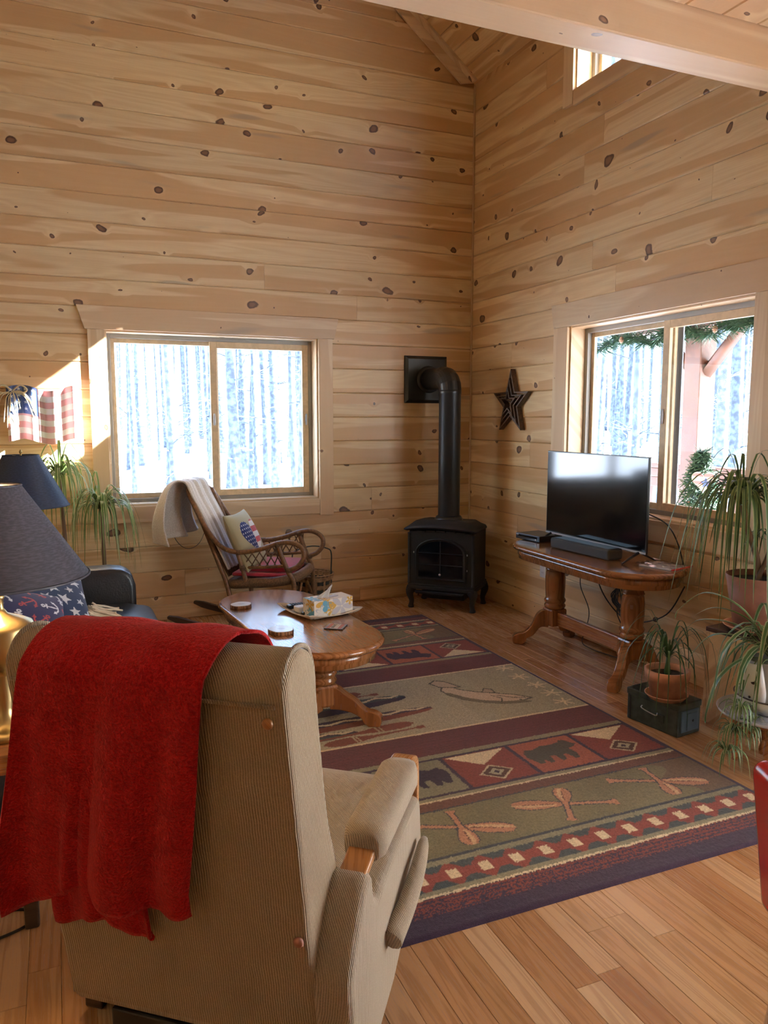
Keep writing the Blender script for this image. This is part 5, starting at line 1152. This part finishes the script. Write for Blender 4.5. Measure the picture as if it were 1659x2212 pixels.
# local: the back runs from (y -.25,z .42) up to (y -.55,z 1.02); the cloth lies in front, tops the hoop and hangs behind
path = bez([(0, -.265, .47), (0, -.335, .62), (0, -.42, .80), (0, -.50, .95), (0, -.545, 1.045), (0, -.59, 1.060), (0, -.635, 1.01), (0, -.665, .90), (0, -.675, .78), (0, -.65, .665)], 8); n = len(path); P = []
for i, q in enumerate(path):
    t = i/(n-1); row = []; bk = max(0, (t-.52)/.48)
    for j in range(41):
        s_ = -1+2*j/40; x0 = .055; hw = (.165 if t < .5 else .165+.07*bk); x = x0+s_*hw
        fold = (.014+.055*bk)*math.sin(s_*7+t*3+.5)+.010*math.sin(s_*17+t*2)
        # behind, the near edge bunches into a bulge
        y = q.y-fold*(1 if t > .5 else -.5)-(.05*bk*math.exp(-((s_-.75)/.4)**2))+(.02 if t < .5 else 0); z = q.z+.012*math.sin(s_*5)*(bk)-.03*bk*s_
        row.append((x, y, z))
    P.append(row)
b = MB(); b.grid(P); o = b.build('cloth', M['white_fleece'], wt); md = o.modifiers.new('solidify', 'SOLIDIFY'); md.thickness = .014; md.offset = 0; md2 = o.modifiers.new('subsurf', 'SUBSURF'); md2.levels = 1; md2.render_levels = 1
# woven basket behind the rocker
bs = thing('splint_basket', 'woven splint basket with a tall dark handle behind the rocker', 'basket', (-1.525, -.33, 0))
RB = lambda z: .118+.10*z+(.006 if z > .28 else 0)
NSt = 26
for i in range(NSt):
    a = 2*PI*i/NSt; b = MB(); pts = [V((RB(z)*math.cos(a), RB(z)*math.sin(a), z)) for z in np.linspace(.01, .325, 8)]; tn = V((-math.sin(a), math.cos(a), 0)); vs = []
    for q in pts: vs += [q-tn*.009, q+tn*.009]
    b.add(vs, [(2*k, 2*k+1, 2*k+3, 2*k+2) for k in range(7)]); b.build('stake', M['splint'], bs)
for k in range(10):
    z = .025+k*.031; b = MB(); vs = []; m = NSt*4
    for j in range(m):
        a = 2*PI*j/m; r = RB(z)+.0045*math.cos(NSt*a/2+PI*k); vs += [(r*math.cos(a), r*math.sin(a), z-.0125), (r*math.cos(a), r*math.sin(a), z+.0125)]
    b.add(vs, [(2*j, 2*((j+1) % m), 2*((j+1) % m)+1, 2*j+1) for j in range(m)], True); b.build('weaver', M['splint_dark'] if k in (2, 4, 6, 8) else M['splint'], bs)
for z, r in ((.33, .006), (.315, .005)): b = MB(); q = RB(z)+.003; b.tube([(q*math.cos(a), q*math.sin(a), z) for a in np.linspace(0, 2*PI, 41)[:-1]], r, 6, closed=True); b.build('rim', M['splint'], bs)
b = MB(); b.lathe([(0, .006), (.118, .006), (.118, .012), (0, .012)], 26); b.build('bottom', M['splint'], bs)
b = MB(); b.tube(bez([(-.148, 0, .20), (-.150, 0, .34), (-.152, 0, .47), (-.12, 0, .51), (0, 0, .535), (.12, 0, .51), (.152, 0, .47), (.150, 0, .34), (.148, 0, .20)], 5), .010, 6, flat=.45); b.build('handle', M['green_paint'], bs)
# ------------------------------------------------------------------ house plants
def leaf_mat(name, edge, mid, w=.004, gloss=.4):
    g = G(name); u = g.n('Attribute', dict(attribute_name='across')).outputs['Fac']; c = g.mix(g.mapr(g.math('ABSOLUTE', u), .45, .75), mid, edge)
    nz = g.n('TexNoise', None, Vector=g.coord(), Scale=30.0, Detail=2.0).outputs[0]; c = g.mix(g.math('MULTIPLY', g.mapr(nz, .4, .7), .25), c, tuple(q*.55 for q in mid))
    p_ = g.n('BsdfPrincipled', None, Base_Color=c, Roughness=gloss); tl = g.n('BsdfTranslucent', None, Color=c); mx = g.n('MixShader', None, _0=.22, _1=p_.outputs[0], _2=tl.outputs[0]); g.t.links.new(mx.outputs[0], g.out.inputs[0]); M[name] = g.m
leaf_mat('spider_leaf', (.42, .46, .26), (.07, .16, .045)); leaf_mat('dracaena_leaf', (.24, .30, .10), (.055, .105, .03)); leaf_mat('palm_leaf', (.05, .12, .04), (.05, .12, .04)); leaf_mat('dracaena_pale', (.40, .44, .18), (.12, .19, .05))
plain('plant_stem', (.16, .10, .06), .8); plain('runner_stem', (.16, .20, .07), .7)
def leaf(parent, pts, w, mt, n=5):
    "ribbon with a shallow keel along a curve"
    q = bez(pts, n); k = len(q); vs = []; ac = []
    for i, p in enumerate(q):
        t = (q[min(i+1, k-1)]-q[max(i-1, 0)]); t = t.normalized() if t.length > 1e-9 else V((0, 0, 1)); s_ = t.cross(V((0, 0, 1))); s_ = s_.normalized() if s_.length > 1e-4 else V((1, 0, 0)); u = s_.cross(t); f = i/(k-1); ww = w*min(1, .35+f*3)*min(1, (1-f)*1.9+.06)
        vs += [p-s_*ww+u*ww*.25, p, p+s_*ww+u*ww*.25]; ac += [-1, 0, 1]
    me = bpy.data.meshes.new('leaf'); me.from_pydata([tuple(v) for v in vs], [], [f for i in range(k-1) for f in ((3*i, 3*i+1, 3*i+4, 3*i+3), (3*i+1, 3*i+2, 3*i+5, 3*i+4))]); me.polygons.foreach_set('use_smooth', [True]*len(me.polygons))
    at = me.attributes.new('across', 'FLOAT', 'POINT'); at.data.foreach_set('value', ac); me.materials.append(M[mt]); return obj('leaf', me, parent)
def rosette(parent, c, n, L, w, mt, rr, up=.75, droop=1.0, a0=0, a1=2*PI, drop=.9, lim=None):
    "leaves that rise, arch over and hang"
    c = V(c)
    for i in range(n):
        a = a0+(a1-a0)*(i+rr.uniform(-.4, .4))/n; l = L*rr.uniform(.65, 1.1); k = rr.random(); e = up*rr.uniform(.25, 1.1); d = V((math.cos(a), math.sin(a), 0)); r = l*rr.uniform(.30, .50)
        top = c+d*r*.45+V((0, 0, e*l*.30)); mid = c+d*r*.95+V((0, 0, e*l*.22-droop*l*.10)); end = c+d*r*rr.uniform(1.0, 1.35)+V((0, 0, e*l*.1-droop*l*drop*rr.uniform(.45, .85)))
        if lim: top, mid, end = [V((min(q.x, lim[0]-.012*k_), min(q.y, lim[1]-.012*k_), q.z)) for k_, q in enumerate((top, mid, end))]
        leaf(parent, [c, top, mid, end], w*rr.uniform(.8, 1.15), mt, 4)
def pot(parent, r0, r1, h, mt, rim=.0, saucer=0, smt=None, zs=0):
    b = MB(); pr = [(0, zs), (r0, zs), (r1*.985 if rim else r1, zs+h-rim)]+([(r1*1.10, zs+h-rim), (r1*1.13, zs+h)] if rim else [(r1, zs+h)])+[(r1*.97, zs+h), (r1*.93, zs+h-.03), (r0*.9, zs+.02), (0, zs+.02)]; b.lathe(pr, 32, cap=False); b.build('pot', M[mt], parent)
    b = MB(); b.lathe([(0, zs+h-.025), (r1*.94, zs+h-.028)], 24, cap=False); b.build('soil', M['soil'], parent)
    if saucer: b = MB(); b.lathe([(0, .0), (saucer*.8, .0), (saucer, .022), (saucer*1.02, .024), (saucer*.96, .024), (saucer*.78, .008), (0, .008)], 32, cap=False); b.build('saucer', M[smt or mt], parent)
# ammunition box with the small ponytail palm
am = thing('ammo_box', 'dark green metal ammunition box with a blue end on the floor', 'box', (-.591, -2.985, 0), rz=.142)
b = MB(); b.box((-.082, -.150, 0), (.082, .150, .152)); b.build('body', M['ammo_green'], am, bevel=.007); b = MB(); b.box((-.085, -.153, .128), (.085, .153, .160)); b.build('lid', M['ammo_green'], am, bevel=.005)
b = MB(); b.box((-.062, -.157, .022), (.060, -.150, .124)); b.build('end_plate', M['ammo_blue'], am, bevel=.002); b = MB(); b.box((-.030, -.164, .030), (.040, -.157, .112)); la = b.build('latch', M['ammo_blue'], am, bevel=.002)
b = MB(); b.lathe([(0, -.001), (.006, -.001), (.006, .001), (0, .001)], 12, m=T(.008, -.1655, .075) @ Matrix.Rotation(PI/2, 4, 'X')); b.build('rivet_hole', M['rubber'], la)
b = MB(); b.tube(bez([(-.083, .055, .095), (-.092, .05, .085), (-.094, -.03, .075), (-.083, -.035, .085)], 5), .003, 6); b.build('side_wire', M['steel'], am); b = MB(); b.box((-.088, -.075, .045), (-.080, -.02, .085)); b.build('clasp', M['ammo_green'], am, bevel=.003); b = MB(); b.box((-.0835, .125, .004), (-.0815, .131, .125)); b.build('weld_seam', M['black_metal'], am)
rr = random.Random(12); pp_ = thing('ponytail_palm', 'small ponytail palm in a terracotta pot on the green ammo box', 'potted plant', (-.632, -3.045, .1605)); pot(pp_, .072, .092, .130, 'terracotta', .042, .098, 'terracotta', .012)
b = MB(); b.lathe([(.012, .11), (.016, .13), (.010, .17), (.008, .20)], 12); b.build('stem', M['palm_leaf'], pp_)
rosette(pp_, (0, 0, .19), 30, .54, .0040, 'palm_leaf', rr, up=1.2, droop=.75, drop=.9); rosette(pp_, (0, 0, .19), 12, .2, .0035, 'palm_leaf', rr, up=1.6, droop=.4)
# pine pedestal, big pot with dracaena
ps = thing('plant_pedestal', 'tall pine box pedestal under the large brown flower pot', 'pedestal', (-.205, -3.145, 0), rz=.16)
for a, b_ in (((-.15, .13, 0), (.15, .148, .455)), ((-.15, -.148, 0), (.15, -.13, .455)), ((-.15, -.13, 0), (-.132, .13, .455)), ((.132, -.13, 0), (.15, .13, .455))): q = MB(); q.box(a, b_); q.build('side_board', M['pine_edge'], ps, bevel=.003)
q = MB(); q.box((-.152, -.150, .455), (.152, .150, .477)); q.build('top_board', M['dark_runner'], ps, bevel=.003)
dp = thing('dracaena', 'striped dracaena in a large brown pot on the pine pedestal', 'potted plant', (-.205, -3.165, .4775)); pot(dp, .105, .150, .255, 'terracotta_dark', 0, .15, 'terracotta', .012); rr = random.Random(21)
b = MB(); b.tube(bez([(0, 0, .22), (-.02, .01, .36), (-.07, .03, .50), (-.09, .04, .60)], 5), .014, 8); b.build('stem', M['plant_stem'], dp); b = MB(); b.tube(bez([(-.03, .0, .22), (.0, -.02, .32), (.03, -.03, .42)], 5), .010, 8); b.build('stem', M['plant_stem'], dp)
b = MB(); b.tube([(.09, -.05, .2), (.08, -.05, .52)], .007, 6); b.build('stake', M['plant_stem'], dp)
rosette(dp, (-.09, .04, .60), 78, .60, .0098, 'dracaena_leaf', rr, up=.9, droop=1.1, drop=1.0, lim=(.16, 9)); rosette(dp, (-.09, .04, .60), 7, .55, .005, 'dracaena_leaf', rr, up=2.0, droop=.1, drop=.5, lim=(.14, 9)); rosette(dp, (.03, -.03, .42), 10, .30, .007, 'dracaena_leaf', rr, up=.8, droop=.9, lim=(.16, 9))
leaf(dp, [(-.09, .04, .62), (-.12, .12, .76), (-.15, .24, .78), (-.17, .33, .765)], .004, 'dracaena_leaf')
# low stool with tray, enamel basin and pitcher, spider plant
ls = thing('low_stool', 'low amber wooden stool carrying the enamel basin', 'stool', (-.50, -3.50, 0)); 
b = MB(); b.lathe([(0, .205), (.15, .205), (.155, .212), (.155, .226), (.15, .232), (0, .232)], 32); b.build('seat', M['end_table_wood'], ls)
for a in (.8, 2.3, 3.9, 5.4):
    b = MB(); x, y = .115*math.cos(a), .115*math.sin(a); b.lathe([(.013, 0), (.017, .02), (.012, .05), (.018, .10), (.012, .14), (.018, .17), (.016, .206)], 12, (x, y, 0)); b.build('leg', M['end_table_wood'], ls)
q = MB(); q.box((-.10, -.10, .15), (.10, .10, .205)); q.build('apron', M['end_table_wood'], ls, bevel=.004)
ty = thing('round_tray', 'pale round ridged tray on the low amber stool', 'tray', (-.50, -3.50, .2325)); b = MB(); b.lathe([(0, 0), (.20, 0), (.205, .010), (.201, .012), (.195, .005), (0, .005)], 40); b.build('dish', M['tray_grey'], ty)
for k in range(7): r = .05+.02*k; b = MB(); b.tube([(r*math.cos(a), r*math.sin(a), .0055) for a in np.linspace(0, 2*PI, 49)[:-1]], .0018, 5, closed=True); b.build('ridge', M['tray_grey'], ty)
bn = thing('enamel_basin', 'white enamel basin with a dark rim on the round tray', 'basin', (-.485, -3.50, .2455)); b = MB(); b.lathe([(0, 0), (.10, 0), (.135, .035), (.148, .066), (.144, .068), (.128, .035), (.096, .006), (0, .006)], 36, cap=False); b.build('bowl', M['enamel'], bn); b = MB(); b.tube([(.147*math.cos(a), .147*math.sin(a), .067) for a in np.linspace(0, 2*PI, 49)[:-1]], .0035, 6, closed=True); b.build('rim', M['enamel_chip'], bn)
pt_ = thing('enamel_pitcher', 'chipped white enamel coffee pitcher holding the spider plant', 'pitcher', (-.510, -3.492, .2525)); plain('enamel_grey', (.46, .46, .44), .25)
b = MB(); b.lathe([(0, 0), (.090, 0), (.098, .01), (.096, .10), (.084, .21), (.086, .215), (.080, .215), (.076, .20), (.0, .19)], 36, cap=False); b.build('body', M['enamel_grey'], pt_)
b = MB(); b.lathe([(0, .186), (.066, .188)], 20, cap=False); b.build('soil', M['soil'], pt_)
dirs = V((-.90, -.20, 0)).normalized(); sd = V((-dirs.y, dirs.x, 0)); rows = []
for k, (z, o_, w) in enumerate(((.012, .085, .016), (.05, .100, .040), (.10, .124, .052), (.15, .136, .050), (.19, .130, .038), (.215, .120, .024))):
    rows.append([dirs*(o_+.018*math.cos(a)-.018)+sd*w*math.sin(a)+V((0, 0, z)) for a in np.linspace(-PI/2-.3, PI/2+.3, 13)])
b = MB(); b.grid(rows); sp_ = b.build('spout', M['enamel'], pt_); md = sp_.modifiers.new('solidify', 'SOLIDIFY'); md.thickness = .004
for k, (a, z, s_) in enumerate(((.35, .145, .011), (-.2, .07, .006), (.5, .06, .005), (-.5, .10, .004), (.1, .045, .005))):
    c = dirs*(.137 if z > .12 else .116)+sd*.028*math.sin(a*1.6)+V((0, 0, z)); m_ = MB(); m_.lathe([(0, -.001), (s_, -.0006), (s_*.9, .001), (0, .0014)], 9, m=Matrix.Translation(c) @ dirs.to_track_quat('Z', 'Y').to_matrix().to_4x4()); m_.build('chip', M['enamel_chip'], sp_)
b = MB(); b.tube([dirs*.112-sd*.045+V((.012*math.cos(a), .0, .10+.014*math.sin(a))) for a in np.linspace(0, 2*PI, 13)[:-1]], .003, 6, closed=True); b.build('ear', M['black_metal'], pt_)
sp2 = thing('spider_plant', 'variegated spider plant arching out of the enamel pitcher', 'potted plant', (-.485, -3.50, .455)); rr = random.Random(31)
rosette(sp2, (0, 0, -.01), 38, .56, .0115, 'spider_leaf', rr, up=1.2, droop=.85, drop=.9)
for pts in ([(0, 0, 0), (-.07, .10, .20), (-.15, .24, .26), (-.20, .34, .17), (-.205, .36, .12)], [(0, 0, 0), (-.06, .08, .16), (-.13, .20, .20), (-.18, .28, .15)], [(0, 0, 0), (-.10, .06, .09), (-.20, .14, .10), (-.26, .20, .0), (-.27, .21, -.10)], [(0, 0, 0), (-.13, .03, .02), (-.24, .06, -.06), (-.29, .07, -.20), (-.295, .07, -.27)], [(0, 0, 0), (-.05, .14, .12), (-.12, .30, .12), (-.16, .36, .04)], [(0, 0, 0), (-.12, -.02, .07), (-.19, -.02, .0), (-.21, -.02, -.12)]): leaf(sp2, pts, .0135, 'spider_leaf', 6)
# plantlets on long runners
for k, (dx, dy) in enumerate(((-.19, -.02), (-.165, -.055))):
    b = MB(); b.tube(bez([(0, 0, .0), (dx*.6, dy*.6, .02), (dx, dy, -.10), (dx*1.03, dy, -.24), (dx*1.05, dy, -.34)], 5), .0024, 5); b.build('runner', M['runner_stem'], sp2)
for c, L, n in (((-.20, -.02, -.18), .16, 20), ((-.215, -.01, -.28), .18, 24), ((-.17, -.055, -.25), .16, 18), ((-.24, .0, -.37), .18, 20)): rosette(sp2, c, n, L, .0055, 'spider_leaf', rr, up=1.0, droop=.8, drop=.9)
# two dracaenas by the far wall
def dracaena_far(label, x, y, stems, seed):
    rr = random.Random(seed); t = thing('corner_dracaena', label, 'potted plant', (x, y, 0)); pot(t, .11, .14, .24, 'terracotta', .04, .15, 'terracotta', .01)
    for sx, sy, h, n, L in stems:
        b = MB(); b.tube(bez([(0, 0, .2), (sx*.3, sy*.3, .2+(h-.2)*.4), (sx, sy, h)], 6), [.013]*9+[.011]*4, 8); b.build('stem', M['plant_stem'], t)
        rosette(t, (sx, sy, h), n, L, .0095, 'dracaena_pale', rr, up=.95, droop=1.05, drop=1.0, lim=(9, .32)); rosette(t, (sx, sy, h), 8, L*.75, .007, 'dracaena_pale', rr, up=2.4, droop=-.1, drop=.4, lim=(9, .32))
dracaena_far('tall dracaena standing against the wall between the lamp and window', -3.21, -.36, [(-.03, 0, 1.09, 56, .52)], 41)
dracaena_far('shorter dracaena with pale drooping leaves right beside the sofa arm', -2.99, -.40, [(.0, 0, .87, 54, .52)], 43)
# ------------------------------------------------------------------ wavy flag with raffia on the wall
attr_mat('flag_print', rough=.55, spec=.4)
fg = thing('wall_flag', 'wavy painted metal flag with a raffia bow on the sunlit wall', 'flag', (-3.33, -.012, 1.50)); n = 140
U, W = np.meshgrid(np.linspace(0, 1, n), np.linspace(0, 1, n), indexing='ij'); cc = np.where((np.floor(W*9) % 2 == 0)[..., None], np.array((.55, .29, .29)), np.array((.80, .78, .75))); ct = (U < .45) & (W < .52); cc[ct] = (.05, .08, .20)
for i in range(4):
    for j in range(4): cc[inpoly(U, W*1.0, star_poly(.06+.11*i, .07+.12*j, .038, PI))] = (.66, .66, .64)
X = -.205+.41*U; Z = .185-.36*W+.02*np.sin(U*2*PI*1.2)-.03*U*0; Y = -.040-.032*np.sin(U*2*PI*3.1+.5)
pan = printed('flag_panel', np.stack([X, Y, Z], -1), cc, 'flag_print', fg); md = pan.modifiers.new('solidify', 'SOLIDIFY'); md.thickness = .003
rr = random.Random(17); plain('raffia', (.62, .52, .34), .8)
for i in range(16):
    a = rr.uniform(-2.6, -.3); L = rr.uniform(.10, .24); b = MB(); b.tube(bez([(-.17, -.06, .16), (-.17+.5*L*math.cos(a), -.08-rr.uniform(0, .03), .17+.3*L*math.sin(a)), (-.17+L*math.cos(a)*.8, -.075, .15+L*math.sin(a))], 5), .0028, 5); b.build('raffia_strand', M['raffia'], fg)
for s_ in (-1, 1): b = MB(); b.tube(bez([(-.17, -.065, .16), (-.17+s_*.05, -.085, .20), (-.17+s_*.09, -.08, .17), (-.17+s_*.05, -.07, .145), (-.17, -.065, .16)], 6), .006, 6); b.build('raffia_loop', M['raffia'], fg)
